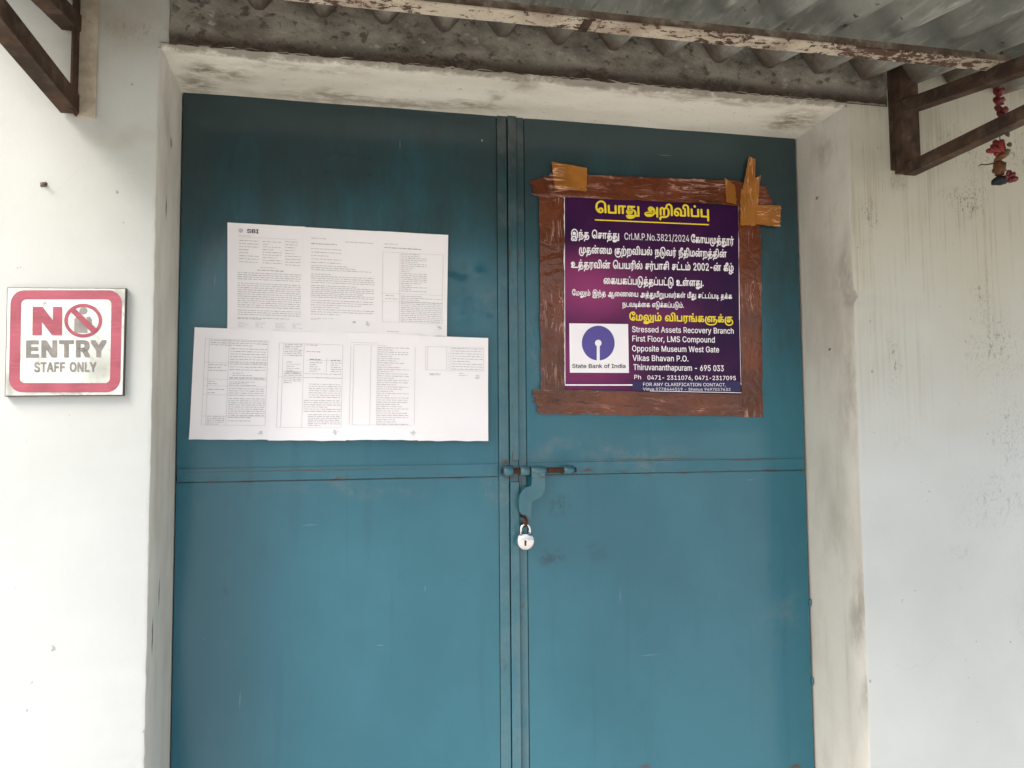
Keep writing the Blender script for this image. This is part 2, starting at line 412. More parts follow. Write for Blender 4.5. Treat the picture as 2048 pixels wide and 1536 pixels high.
MT = dict(plaster=mk_plaster(), reveal=mk_reveal(), soffit=mk_soffit(), lintel=mk_lintel(),
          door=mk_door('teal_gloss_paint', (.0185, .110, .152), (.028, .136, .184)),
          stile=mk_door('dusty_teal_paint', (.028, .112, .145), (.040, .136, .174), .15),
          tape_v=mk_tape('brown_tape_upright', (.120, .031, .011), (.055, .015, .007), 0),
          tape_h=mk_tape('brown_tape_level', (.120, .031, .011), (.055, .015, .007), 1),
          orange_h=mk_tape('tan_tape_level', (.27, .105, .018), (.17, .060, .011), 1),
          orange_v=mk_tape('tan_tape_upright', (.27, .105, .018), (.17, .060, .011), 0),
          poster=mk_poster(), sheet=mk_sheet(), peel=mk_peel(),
          rust=mk_rust('rusty_angle_iron', (.085, .050, .032), (.040, .027, .020), .10),
          rust_pale=mk_rust('rusty_iron_with_old_paint', (.22, .17, .13), (.12, .082, .06), .7), flange=mk_rust('dirty_cream_paint', (.50, .44, .34), (.36, .30, .22), .3),
          board=mk_board(), red=mk_bleach('bleached_red', (.33, .075, .105), (.25, .055, .075)), grey=mk_bleach('bleached_grey', (.16, .15, .135), (.24, .22, .20), 40),
          paper=mk_paper(), ground=mk_ground(),
          ink=plain('printer_ink', (.34, .33, .34), .8), faint=plain('faint_printer_ink', (.50, .48, .50), .8), pale=plain('pale_stamp_ink', (.55, .53, .56), .8),
          black=plain('black_ink', (.02, .02, .022), .5), white=plain('white_print', (.90, .86, .90), .35, .5, 0, .04),
          yellow=plain('yellow_print', (.86, .66, .03), .35, .5, 0, .06), violet=plain('violet_print', (.085, .06, .30), .35, .5, 0, .12), navy=plain('navy_print', (.022, .014, .085), .35),
          steel=plain('polished_steel', (.70, .69, .69), .2, .5, 1, .14, 90), dark=plain('dark_slot', (.02, .018, .016), .7), edge=plain('weathered_board_edge', (.09, .085, .075), .8, .3, 0, .4, 40),
          rodrust=mk_rust('rusted_rod', (.085, .034, .02), (.035, .018, .012)), inside=plain('dark_interior', (.015, .02, .022), .9),
          chilli=plain('dried_red_chilli', (.22, .030, .024), .5, .5, 0, .45, 60), darkchilli=plain('dark_dried_chilli', (.12, .014, .014), .45, .5, 0, .5, 60),
          lemon=plain('dried_lemon_skin', (.11, .042, .014), .6, .4, 0, .4, 70), coal=plain('charcoal', (.012, .012, .014), .7, .4, 0, .4, 60), stalk=plain('dry_stalk', (.07, .06, .03), .8), string=plain('cotton_string', (.2, .05, .04), .8))

GLYPHS = {
't46': '901;400,-12 328,-5 262,17 204,52 154,99 112,158 82,227 63,306 57,393 66,498 94,589 136,666 190,730 254,779 325,814 400,836 475,843 549,838 611,823 663,799 707,768 741,732 768,690 788,639 802,578 810,504 813,415 813,0 727,0 727,365 725,450 720,522 710,582 696,632 676,674 648,709 616,734 577,753 530,764 475,768 422,763 366,748 310,722 258,683 212,631 175,565 151,484 143,385 146,326 156,272 171,225 191,183 245,117 276,98 262,137 257,192 262,232 276,270 300,302 334,327 378,344 432,349 478,344 519,328 553,303 580,268 596,225 602,173 595,114 574,67 542,32 502,7 453,-7;276,98 313,75 329,71 370,61 373,61 384,43 326,27 278,92;373,61 411,58 457,65 492,86 515,122 523,173 517,214 498,248 469,270 430,277 391,270 361,249 342,216 335,171 347,102',
't28': '778;88,0 88,554 174,554 174,72 604,72 604,554 690,554 690,0',
't41': '640;88,0 88,554 623,554 623,482 453,482 453,0 367,0 367,482 174,482 174,0',
't122': '1091;261,-12 204,-7 153,7 110,30 77,63 56,104 49,153 56,203 78,246 114,280 160,302 160,554 683,554 683,482 496,482 496,226 493,166 484,121 471,86 452,57 417,25 372,4 320,-8;160,302 168,306 239,323 239,302 160,286;239,323 240,323 332,328 411,328 411,482 239,482;411,328 486,328 550,324 606,310 656,289 698,258 732,220 756,174 771,119 776,58 767,-22 744,-84 935,-84 935,-156 686,-156 620,-156 612,-156 617,-152 652,-90 672,-46 683,2 687,55 680,119 661,170 629,209 586,236 534,253 472,258 411,258;411,258 325,258 278,256 238,252 178,232 146,200 138,179 135,153 144,113 173,84 216,66 269,60 310,63 344,74 372,92 394,120 407,160 411,213;612,-156 156,-156 132,-160 124,-166 121,-180 132,-207 164,-228 219,-243 297,-248 310,-248 379,-245 440,-237 494,-223 541,-204 582,-181;744,-84 742,-90 717,-151 674,-202 621,-244 558,-277 486,-302 404,-316 313,-321 300,-321 232,-317 170,-306 116,-285 74,-256 47,-217 38,-167 46,-129 69,-103 102,-88 127,-85 164,-84;917,-156 917,554 1003,554 1003,-156',
't6': '1121;321,-124 232,-118 159,-100 102,-72 62,-36 37,9 29,60 40,109 74,149 102,164 142,173 206,176 720,176 726,200 730,251 725,308 710,361 685,409 648,448 601,478 599,478 616,448 626,396 616,332 584,284 532,252 463,241 420,245 381,258 348,279 322,309 306,347 300,393 307,449 329,493 362,526 404,548 452,562 503,566 575,560 638,540 692,509 736,469 771,421 796,368 811,311 816,252 813,200 804,150 798,128 761,52 704,-10 632,-59 546,-95 449,-117 342,-124;599,478 542,494 518,496 511,496 501,510 558,527 592,492;511,496 493,497 436,486 413,472 394,453 383,428 379,397 385,363 402,334 429,315 465,309 499,315 526,332 542,361 548,400 538,460;720,176 953,176 956,104 693,104 709,130 713,149;693,104 217,104 170,103 145,99 129,90 118,76 114,56 127,12 167,-22 208,-38 262,-48 327,-51 344,-51 438,-45 518,-28 584,0 638,37 679,81;947,-154 947,554 1033,554 1033,-154',
't32': '869;570,566 640,556 698,528 745,482 778,418 798,339 805,244 797,133 774,44 738,-25 690,-77 650,-105 604,-126 502,-150 388,-156 270,-156 233,-158 205,-162 165,-179 140,-210 133,-233 131,-263 132,-292 134,-317 52,-321 47,-282 45,-243 49,-202 61,-168 79,-141 102,-119 140,-98 184,-88 243,-84 366,-84 452,-81 525,-70 585,-52 634,-22 670,21 696,78 711,153 716,247 711,329 696,392 673,438 642,470 605,488 563,494 514,486 474,458 446,404 440,367 438,319 438,0 352,0 352,321 347,404 340,436 327,461 301,485 262,494 224,486 197,463 184,438 176,406 172,327 172,0 86,0 86,341 87,386 90,423 107,480 139,524 189,556 255,566 292,562 324,552 352,535 376,510 396,480 401,469 424,510 451,533 484,551 524,562;401,469 411,443 390,450',
't42': '262;-79,843 -27,839 20,826 61,804 98,773 138,716 153,676 164,626 172,565 174,489 174,0 88,0 88,471 86,537 82,590 74,633 63,668 34,718 11,740 -16,756 -81,768 -121,764 -154,752 -180,732 -200,706 -211,674 -215,637 -207,576 -182,515 -273,515 -294,575 -301,636 -296,686 -283,729 -262,764 -234,793 -201,815 -163,830',
't36': '1044;249,-12 198,-5 152,14 113,48 82,97 63,162 57,243 68,341 100,422 149,485 212,530 285,557 364,566 435,560 494,544 544,517 584,482 614,439 634,390 647,337 651,280 648,220 637,166 603,72 870,72 870,554 956,554 956,0 515,0 511,63 532,102 548,150 559,205 563,269 557,335 538,390 508,434 468,466 418,486 360,492 295,484 240,458 196,419 163,368 143,306 141,289 168,306 213,322 261,328 326,317 378,284 411,232 422,165 417,114 401,70 376,35 342,9 299,-7;141,289 136,237 138,209 108,184 93,248 127,280;138,209 140,177 152,130 170,96 194,74 222,60 253,56 298,68 329,101 337,126 340,155 334,199 314,232 284,251 247,258 208,253 172,237',
't87': '778;88,0 88,554 174,554 174,72 604,72 604,554 690,554 690,0;389,678 362,683 341,696 327,718 322,745 327,772 341,793 362,807 389,812 416,807 437,793 451,772 456,745 451,718 437,696 416,683',
't131': '778;604,-283 604,0 88,0 88,554 174,554 174,72 604,72 604,554 690,554 690,-283',
't8': '1126;256,-321 196,-315 144,-298 104,-271 74,-234 55,-188 49,-134 58,-67 86,-9 128,40 156,61 130,113 100,198 82,285 76,379 83,465 106,549 143,628 196,698 264,757 348,804 449,833 567,843 681,834 778,809 859,766 925,707 960,660 988,607 1010,548 1026,482 1035,408 1038,322 1038,0 952,0 952,272 949,363 941,443 927,513 906,574 878,627 843,671 791,714 729,744 655,762 567,768 486,762 410,742 340,711 280,667 231,611 194,544 170,465 162,375 171,262 198,163 241,67 260,37 220,16 182,-15 155,-50 139,-89 134,-128 142,-178 166,-216 207,-241 268,-249 352,-242 431,-214 490,-181 545,-138 593,-88 634,-32 667,26 688,83 708,166 715,250 710,316 696,372 673,416 645,450 613,474 584,488 592,478 608,438 615,392 610,351 596,316 573,286 541,263 501,249 452,244 409,249 370,263 337,286 311,317 294,355 289,398 296,450 318,492 353,525 399,548 453,562 513,566 601,556 673,527 729,480 770,418 794,342 802,254 800,206 793,151 759,35 734,-24 702,-79 663,-130 620,-175 520,-249 390,-302 324,-316;584,488 580,490 530,495 514,496 500,497 487,515 567,510;500,497 495,497 430,486 405,473 385,454 372,429 368,399 374,365 390,337 418,318 454,312 488,318 514,336 531,364 537,402 525,461;260,37 303,-33 394,-129 448,-171 506,-206 594,-240 689,-249 752,-241 794,-216 816,-177 824,-129 816,-80 793,-36 758,2 713,31 662,53 604,68 481,79 399,75 328,62 268,41;156,61 183,81 246,112 319,134 398,147 479,151 555,148 624,138 686,121 740,100 792,70 835,36 868,-4 892,-46 910,-134 904,-188 886,-234 856,-271 814,-299 761,-315 698,-321 629,-316 562,-302 496,-277 433,-243 382,-214 332,-175 242,-78 171,30',
't85': '789;557,362 606,356 650,336 687,304 716,259 735,202 741,134 734,54 715,-8 684,-56 642,-94 568,-131 524,-143 473,-150 414,-155 347,-156 272,-156 235,-158 207,-162 167,-179 142,-210 135,-233 133,-263 134,-292 136,-317 54,-321 49,-282 47,-243 51,-202 63,-168 81,-141 104,-119 142,-98 186,-88 245,-84 338,-84 412,-82 472,-77 518,-68 555,-54 610,-14 628,11 642,44 652,83 655,131 652,179 642,218 625,249 602,271 572,284 536,289 480,276 430,247 427,322 485,350;88,0 88,554 609,554 609,482 434,482 434,0 348,0 348,482 174,482 174,0;395,678 368,683 347,696 333,718 328,745 333,772 347,793 368,807 395,812 422,807 443,793 457,772 462,745 457,718 443,696 422,683',
't25': '825;261,-12 204,-7 153,7 110,30 77,63 56,104 49,152 56,202 78,246 114,280 160,302 160,554 683,554 683,482 496,482 496,226 493,166 484,121 471,86 452,57 417,25 372,4 320,-8;160,302 168,306 239,323 239,302 160,286;239,323 240,323 332,328 411,328 411,482 239,482;411,328 477,328 559,323 632,306 693,278 738,235 767,176 777,98 771,36 752,-14 722,-57 681,-94 606,-131 562,-143 511,-150 452,-155 385,-156 272,-156 235,-158 207,-162 167,-179 142,-210 135,-233 133,-263 134,-292 136,-317 54,-321 49,-282 47,-243 51,-202 63,-168 81,-141 104,-119 142,-98 186,-88 245,-84 354,-84 435,-82 500,-76 552,-67 592,-54 624,-36 650,-13 680,38 691,105 686,149 672,184 649,210 620,230 548,252 467,258 411,258;411,258 325,258 278,256 238,252 178,232 146,200 138,179 135,153 144,113 173,84 216,66 269,60 310,63 344,74 372,92 394,120 407,160 411,213',
't20': '723;261,-12 204,-7 153,7 110,30 77,63 56,104 49,152 56,202 78,246 114,280 160,302 160,554 683,554 683,482 496,482 496,226 493,166 484,121 471,86 452,57 417,25 372,4 320,-8;160,302 168,306 239,323 239,302 160,286;239,323 240,323 332,328 411,328 411,482 239,482;411,328 683,328 683,258 411,258;411,258 325,258 278,256 238,252 178,232 146,200 138,179 135,153 144,113 173,84 216,66 269,60 310,63 344,74 372,92 394,120 407,160 411,213',
't84': '825;261,-12 204,-7 153,7 110,30 77,63 56,104 49,152 56,202 78,246 114,280 160,302 160,554 683,554 683,482 496,482 496,226 493,166 484,121 471,86 452,57 417,25 372,4 320,-8;160,302 168,306 239,323 239,302 160,286;239,323 240,323 332,328 411,328 411,482 239,482;411,328 477,328 559,323 632,306 693,278 738,235 767,176 777,98 771,36 752,-14 722,-57 681,-94 606,-131 562,-143 511,-150 452,-155 385,-156 272,-156 235,-158 207,-162 167,-179 142,-210 135,-233 133,-263 134,-292 136,-317 54,-321 49,-282 47,-243 51,-202 63,-168 81,-141 104,-119 142,-98 186,-88 245,-84 354,-84 435,-82 500,-76 552,-67 592,-54 624,-36 650,-13 680,38 691,105 686,149 672,184 649,210 620,230 548,252 467,258 411,258;411,258 325,258 278,256 238,252 178,232 146,200 138,179 135,153 144,113 173,84 216,66 269,60 310,63 344,74 372,92 394,120 407,160 411,213;435,678 408,683 387,696 373,718 368,745 373,772 387,793 408,807 435,812 462,807 483,793 497,772 502,745 497,718 483,696 462,683',
't47': '720;451,-12 372,-5 298,16 231,50 172,97 124,158 87,231 64,317 56,415 64,513 88,599 127,673 178,734 241,781 312,816 391,836 475,843 532,838 584,825 629,802 664,768 686,724 693,667 688,619 671,578 645,546 611,523 570,509 524,504 477,509 437,524 405,547 382,578 368,614 363,656 368,698 382,735 406,766 369,757 316,736 269,705 226,666 191,618 164,560 148,494 142,418 147,343 162,278 186,220 218,172 256,132 300,100 348,78 376,70 360,92 345,134 340,185 345,229 360,268 384,300 418,325 460,341 510,346 556,341 597,326 631,301 657,268 674,225 679,173 672,114 649,67 614,32 568,7 513,-7;376,70 400,63 434,58 459,58 468,43 406,27;459,58 464,58 502,61 534,70 561,86 581,108 594,137 598,173 593,213 576,246 549,269 510,276 474,269 446,250 426,217 420,171 432,102;406,766 427,792 484,774 483,772 481,772 455,772 424,770;483,772 452,722 443,665 449,626 466,597 492,580 526,574 562,581 590,600 606,630 612,667 608,700 594,726 574,746 548,760',
't18': '825;261,-12 204,-7 153,7 110,30 77,63 56,104 49,152 56,202 78,246 114,280 160,302 160,554 683,554 683,482 496,482 496,226 493,166 484,121 471,86 452,57 417,25 372,4 320,-8;160,302 168,306 239,323 239,302 160,286;239,323 240,323 332,328 411,328 411,482 239,482;411,328 512,328 602,323 668,308 720,279 743,256 761,226 772,192 776,152 765,84 730,34 676,2 602,-8 552,-5 502,5 521,72 556,65 594,62 635,68 666,85 684,114 690,156 686,187 675,210 636,241 580,254 519,258 411,258;411,258 325,258 278,256 238,252 178,232 146,200 138,179 135,153 144,113 173,84 216,66 269,60 310,63 344,74 372,92 394,120 407,160 411,213',
't30': '963;354,0 354,554 440,554 440,72 789,72 789,554 875,554 875,0;240,-11 205,-8 176,2 129,36 108,70 94,120 89,156 88,202 88,554 174,554 174,223 178,140 186,106 202,82 226,66 258,61 312,76 337,96 360,125 358,39 310,4 278,-7',
't134': '1132;422,-283 346,-277 278,-258 217,-227 166,-183 124,-127 94,-58 74,22 68,115 68,148 73,227 88,303 111,374 140,441 206,554 280,510 227,426 187,334 162,237 154,137 154,121 159,38 174,-32 199,-88 231,-132 270,-166 316,-188 367,-202 422,-206 496,-200 556,-180 604,-149 639,-107 662,-54 674,8 758,8 744,-72 714,-143 666,-202 602,-246 520,-274;854,566 922,556 977,528 1019,482 1048,420 1065,347 1071,262 1067,197 1056,142 1036,96 1008,60 955,24 884,6 840,1 786,0 362,0 362,554 448,554 448,72 674,72 674,355 677,411 686,454 700,487 719,515 744,537 774,553 810,563;852,494 819,488 792,471 768,426 762,391 760,338 760,72 807,72 868,77 913,91 946,116 967,153 979,203 983,267 980,328 970,382 952,428 928,464 894,486',
't123': '1455;261,-12 204,-7 153,7 110,30 77,63 56,104 49,153 56,203 78,246 114,280 160,302 160,554 683,554 683,482 496,482 496,226 493,166 484,121 471,86 452,57 417,25 372,4 320,-8;160,302 168,306 239,323 239,302 160,286;239,323 240,323 332,328 411,328 411,482 239,482;411,328 486,328 550,324 606,310 656,289 698,258 732,220 756,174 771,119 776,58 767,-22 744,-84 935,-84 935,-156 686,-156 620,-156 612,-156 617,-152 652,-90 672,-46 683,2 687,55 680,119 661,170 629,209 586,236 534,253 472,258 411,258;411,258 325,258 278,256 238,252 178,232 146,200 138,179 135,153 144,113 173,84 216,66 269,60 310,63 344,74 372,92 394,120 407,160 411,213;612,-156 156,-156 132,-160 124,-166 121,-180 132,-207 164,-228 219,-243 297,-248 310,-248 379,-245 440,-237 494,-223 541,-204 582,-181;744,-84 742,-90 717,-151 674,-202 621,-244 558,-277 486,-302 404,-316 313,-321 300,-321 232,-317 170,-306 116,-285 74,-256 47,-217 38,-167 46,-129 69,-103 102,-88 127,-85 164,-84;917,-156 917,554 1438,554 1438,482 1264,482 1264,-156 1178,-156 1178,482 1003,482 1003,-156',
't90': '640;231,-212 174,-159 367,24 367,482 174,482 174,0 88,0 88,554 623,554 623,482 453,482 453,0;320,678 294,683 272,696 258,718 253,745 258,772 272,793 294,807 320,812 346,807 368,793 382,772 387,745 382,718 368,696 346,683',
't86': '1234;249,-12 198,-5 152,14 113,48 82,97 63,162 57,243 68,335 100,414 153,479 223,526 309,556 408,566 500,558 583,536 656,498 714,526 796,546 851,552 918,554 1217,554 1217,482 1047,482 1047,0 961,0 961,482 895,482 833,480 778,472 728,456 681,430 651,405 650,404 621,433 572,461 518,479 460,489 398,492 329,485 269,465 220,433 182,391 155,340 141,289 168,306 213,322 261,328 326,317 378,284 411,232 422,165 417,114 401,70 376,35 342,9 299,-7;141,289 139,283 137,254 136,233 138,209 108,184 93,248 127,280;138,209 140,174 152,129 170,96 194,73 222,60 253,56 300,68 330,101 337,126 340,155 334,199 314,232 284,251 247,258 208,253 172,237;650,404 626,370 592,284 581,189 586,129 602,88 627,64 660,56 688,61 708,75 723,96 733,123 740,182 732,257 710,324 672,383;656,498 662,495 708,453 756,401 793,338 817,267 825,189 820,128 806,78 782,38 750,10 710,-6 663,-12 610,-6 568,14 537,45 514,84 501,132 497,186 508,286 543,375 600,454 650,495;618,678 592,683 570,696 556,718 551,745 556,772 570,793 592,807 618,812 644,807 666,793 680,772 685,745 680,718 666,696 644,683',
't48': '1160;249,-12 198,-5 152,14 113,48 82,97 63,162 57,243 68,335 100,414 153,479 223,526 309,556 408,566 499,558 582,536 647,503 682,527 727,548 776,562 828,566 913,556 981,526 1032,481 1068,422 1089,354 1096,280 1093,215 1082,158 1048,62 1005,-12 933,32 962,80 986,134 1003,199 1008,276 1002,338 986,390 959,434 922,466 876,485 821,492 778,489 742,480 673,439 649,406 621,433 572,461 518,479 460,489 398,492 329,485 269,465 220,433 182,391 155,340 141,289 168,306 213,322 261,328 326,317 378,284 411,232 422,165 417,114 401,70 376,35 342,9 299,-7;141,289 139,283 137,254 136,233 138,209 108,184 93,248 127,280;138,209 140,174 152,129 170,96 194,73 222,60 254,56 300,68 330,101 337,126 340,155 334,199 314,232 284,251 247,258 208,253 172,237;649,406 620,367 590,284 581,189 586,129 602,88 627,64 660,56 688,61 708,75 723,96 733,123 740,182 732,258 710,325 672,384;647,503 659,497 695,466 751,410 792,343 817,268 825,189 820,128 806,78 782,38 750,10 710,-6 663,-12 610,-6 568,14 537,45 514,84 501,132 497,186 500,242 510,294 544,382 597,457 640,498',
't29': '858;580,566 648,556 703,528 745,482 774,420 791,347 797,262 793,197 782,142 762,96 734,60 681,24 610,6 566,1 512,0 88,0 88,554 174,554 174,72 400,72 400,355 403,411 412,454 426,487 445,515 470,537 500,553 536,563;578,494 545,488 518,471 494,426 488,391 486,338 486,72 533,72 594,77 639,91 672,116 693,153 705,203 709,267 706,328 696,382 678,428 654,464 620,486',
't102': '1062;499,-12 441,-7 390,7 347,30 314,63 293,104 286,152 293,202 314,246 352,280 397,302 397,554 920,554 920,482 733,482 733,226 730,166 722,121 708,86 689,57 654,25 610,4 558,-8;397,302 406,306 476,323 476,302 397,286;476,323 478,323 569,328 648,328 648,482 476,482;648,328 694,328 774,322 842,304 897,276 941,239 974,195 996,146 1010,94 1014,40 1008,-35 990,-100 960,-156 922,-202 876,-241 822,-271 763,-294 700,-309 566,-321 537,-321 438,-314 352,-294 279,-263 218,-222 169,-174 131,-119 102,-60 83,3 68,130 68,151 73,230 88,305 111,375 140,440 207,554 280,510 212,394 169,274 154,150 154,131 160,58 176,-12 205,-75 246,-132 300,-178 368,-214 450,-236 548,-244 560,-244 641,-240 712,-226 775,-204 828,-172 870,-132 900,-84 920,-26 926,41 918,109 895,164 858,206 810,235 751,252 686,258 648,258;648,258 562,258 515,256 476,252 415,232 382,200 375,179 372,153 382,113 410,84 453,66 506,60 547,63 582,74 610,92 630,120 644,160 648,213',
't91': '869;570,566 640,556 698,528 745,482 778,418 798,339 805,244 797,133 774,44 738,-25 690,-77 650,-105 604,-126 502,-150 388,-156 270,-156 233,-158 205,-162 165,-179 140,-210 133,-233 131,-263 132,-292 134,-317 52,-321 47,-282 45,-243 49,-202 61,-168 79,-141 102,-119 140,-98 184,-88 243,-84 366,-84 452,-81 525,-70 585,-52 634,-22 670,21 696,78 711,153 716,247 711,329 696,392 673,438 642,470 605,488 563,494 514,486 474,458 446,404 440,367 438,319 438,0 352,0 352,321 347,404 340,436 327,461 301,485 262,494 224,486 197,463 184,438 176,406 172,327 172,0 86,0 86,341 87,386 90,423 107,480 139,524 189,556 255,566 292,562 324,552 352,535 376,510 396,480 401,469 424,510 451,533 484,551 524,562;401,469 411,443 390,450;434,678 408,683 386,696 372,718 367,745 372,772 386,793 408,807 434,812 460,807 482,793 496,772 501,745 496,718 482,696 460,683',
't92': '1013;249,-12 198,-6 152,14 113,48 82,96 63,161 57,242 63,318 81,384 110,440 147,486 192,521 244,546 300,561 359,566 457,553 504,534 545,502 570,473 588,440 610,359 615,309 617,252 620,188 633,136 658,95 694,70 744,62 776,66 804,78 828,100 847,132 859,177 863,237 859,300 847,359 828,413 802,462 738,547 816,600 872,519 914,434 941,343 950,244 944,166 926,102 895,52 854,16 801,-5 737,-12 658,0 625,16 597,38 569,74 548,121 535,180 530,250 526,324 510,396 494,428 472,455 424,482 393,490 355,492 291,484 237,458 194,419 162,366 142,304 141,289 168,306 213,322 261,328 326,317 378,284 411,232 422,165 417,114 401,70 376,35 342,9 299,-7;141,289 136,232 138,209 108,184 93,248 127,280;138,209 140,174 152,129 170,96 194,73 222,60 253,56 300,68 330,101 337,126 340,155 334,199 314,232 284,251 247,258 208,253 172,237;507,678 480,683 459,696 445,718 440,745 445,772 459,793 480,807 507,812 534,807 555,793 569,772 574,745 569,718 555,696 534,683',
't26': '789;557,362 606,356 650,336 687,304 716,259 735,202 741,134 734,54 715,-8 684,-56 642,-94 568,-131 524,-143 473,-150 414,-155 347,-156 272,-156 235,-158 207,-162 167,-179 142,-210 135,-233 133,-263 134,-292 136,-317 54,-321 49,-282 47,-243 51,-202 63,-168 81,-141 104,-119 142,-98 186,-88 245,-84 338,-84 412,-82 472,-77 518,-68 555,-54 610,-14 628,11 642,44 652,83 655,131 652,179 642,218 625,249 602,271 572,284 536,289 480,276 430,247 427,322 485,350;88,0 88,554 609,554 609,482 434,482 434,0 348,0 348,482 174,482 174,0',
't116': '1015;424,-297 346,-288 276,-263 216,-221 165,-164 124,-91 95,-3 77,99 71,214 71,242 77,357 95,460 124,550 164,628 212,694 268,748 332,789 402,819 477,837 557,843 634,838 700,822 756,797 804,763 863,696 901,612 922,507 926,446 928,377 928,0 842,0 842,334 834,492 822,561 802,623 772,676 730,717 696,738 656,754 608,765 554,768 494,763 436,749 380,725 328,690 281,645 240,588 205,518 179,435 162,339 157,229 162,120 175,26 197,-51 228,-114 266,-162 311,-196 363,-215 421,-222 476,-218 523,-204 562,-182 594,-151 618,-112 634,-65 645,-10 648,53 645,118 635,168 619,205 598,229 570,242 538,247 482,234 436,207 437,281 484,307 516,316 553,319 604,312 648,292 685,258 713,208 730,144 736,62 730,-31 712,-108 684,-170 646,-218 600,-254 548,-278 488,-292;355,0 355,554 442,554 442,0',
't124': '789;557,362 606,356 650,336 687,304 716,259 735,202 741,134 734,54 715,-8 684,-56 642,-94 568,-131 524,-143 473,-150 414,-155 347,-156 272,-156 235,-158 207,-162 167,-179 142,-210 135,-233 133,-263 134,-292 136,-317 54,-321 49,-282 47,-243 51,-202 63,-168 81,-141 104,-119 142,-98 186,-88 245,-84 338,-84 412,-82 472,-77 518,-68 555,-54 610,-14 628,11 642,44 652,83 655,131 652,179 642,218 625,249 602,271 572,284 536,289 480,276 430,247 427,322 485,350;88,0 88,554 609,554 609,482 434,482 434,0 348,0 348,482 174,482 174,0;590,843 666,834 721,808 755,769 766,718 756,663 728,624 686,602 635,594 583,601 542,624 516,659 507,705 516,759 521,769 490,761 444,728 417,681 408,626 415,576 434,535 350,529 336,573 331,624 346,708 366,745 394,778 429,805 474,826 528,839;521,769 530,789 553,818 604,796 594,780 577,780 557,778;594,780 580,758 573,719 581,683 603,662 635,656 661,660 680,672 692,690 696,713 689,743 668,764 636,776 596,780',
't10': '1067;298,566 395,559 472,536 530,502 570,458 594,406 602,349 597,296 581,252 556,218 521,190 478,170 428,154 309,135 229,127 184,122 160,115 146,95 154,78 182,72 1050,72 1050,0 191,0 149,3 116,12 91,27 74,46 62,94 66,122 78,145 99,164 130,179 172,190 226,198 303,205 383,217 440,236 478,259 500,287 516,349 511,388 494,423 468,452 432,474 385,490 348,494 350,492 374,447 383,392 373,333 342,286 290,254 220,244 175,249 136,263 103,286 78,317 62,355 57,398 65,450 88,492 125,525 174,548 232,562;348,494 330,496 302,497 280,497 267,497 258,510 318,527;267,497 263,497 213,491 172,473 145,442 136,399 141,365 157,337 184,318 222,312 256,318 282,336 299,364 305,402 294,458',
't31': '640;231,-212 174,-159 367,24 367,482 174,482 174,0 88,0 88,554 623,554 623,482 453,482 453,0',
't82': '693;88,0 88,554 174,554 174,72 676,72 676,0;347,678 320,683 299,696 285,718 280,745 285,772 299,793 320,807 347,812 374,807 395,793 409,772 414,745 409,718 395,696 374,683',
't23': '693;88,0 88,554 174,554 174,72 676,72 676,0',
't88': '858;580,566 648,556 703,528 745,482 774,420 791,347 797,262 793,197 782,142 762,96 734,60 681,24 610,6 566,1 512,0 88,0 88,554 174,554 174,72 400,72 400,355 403,411 412,454 426,487 445,515 470,537 500,553 536,563;578,494 545,488 518,471 494,426 488,391 486,338 486,72 533,72 594,77 639,91 672,116 693,153 705,203 709,267 706,328 696,382 678,428 654,464 620,486;430,678 404,683 382,696 368,718 363,745 368,772 382,793 404,807 430,812 456,807 478,793 492,772 497,745 492,718 478,696 456,683',
't101': '825;261,-12 204,-7 153,7 110,30 77,63 56,104 49,152 56,202 78,246 114,280 160,302 160,554 683,554 683,482 496,482 496,226 493,166 484,121 471,86 452,57 417,25 372,4 320,-8;160,302 168,306 239,323 239,302 160,286;239,323 240,323 332,328 411,328 411,482 239,482;411,328 512,328 602,323 668,308 720,279 743,256 761,226 772,192 776,152 765,84 730,34 676,2 602,-8 552,-5 502,5 521,72 556,65 594,62 635,68 666,85 684,114 690,156 686,187 675,210 636,241 580,254 519,258 411,258;411,258 325,258 278,256 238,252 178,232 146,200 138,179 135,153 144,113 173,84 216,66 269,60 310,63 344,74 372,92 394,120 407,160 411,213;657,843 733,834 788,808 822,769 833,718 824,663 795,624 753,602 702,594 650,601 609,624 583,659 574,705 584,759 588,769 557,761 511,728 484,681 475,626 482,576 501,535 417,529 403,573 398,624 414,708 433,745 460,778 496,805 541,826 594,839;588,769 597,789 620,818 671,796 661,780 644,780 624,778;661,780 648,758 640,719 648,683 670,662 702,656 728,660 747,672 759,690 763,713 756,743 735,764 703,776 663,780',
't94': '858;580,566 648,556 703,528 745,482 774,420 791,347 797,262 793,197 782,142 762,96 734,60 681,24 610,6 566,1 512,0 88,0 88,554 174,554 174,72 400,72 400,355 403,411 412,454 426,487 445,515 470,537 500,553 536,563;578,494 545,488 518,471 494,426 488,391 486,338 486,72 533,72 594,77 639,91 672,116 693,153 705,203 709,267 706,328 696,382 678,428 654,464 620,486;220,-61 256,-62 290,-66 282,-133 260,-130 233,-130 199,-133 172,-142 155,-159 149,-185 154,-209 168,-226 218,-246 276,-251 301,-251 348,-248 386,-239 417,-224 442,-205 479,-152 497,-124 522,-108 570,-101 645,-113 608,-124 582,-140 552,-182 500,-256 464,-283 420,-304 365,-317 294,-321 269,-321 180,-310 141,-298 111,-282 78,-244 67,-218 63,-186 74,-134 106,-94 157,-69;549,-166 532,-157 466,-131 439,-110 419,-81 406,-45 400,0 485,0 496,-50 508,-68 527,-81 560,-90 611,-94 739,-94 739,-166;430,678 404,683 382,696 368,718 363,745 368,772 382,793 404,807 430,812 456,807 478,793 492,772 497,745 492,718 478,696 456,683',
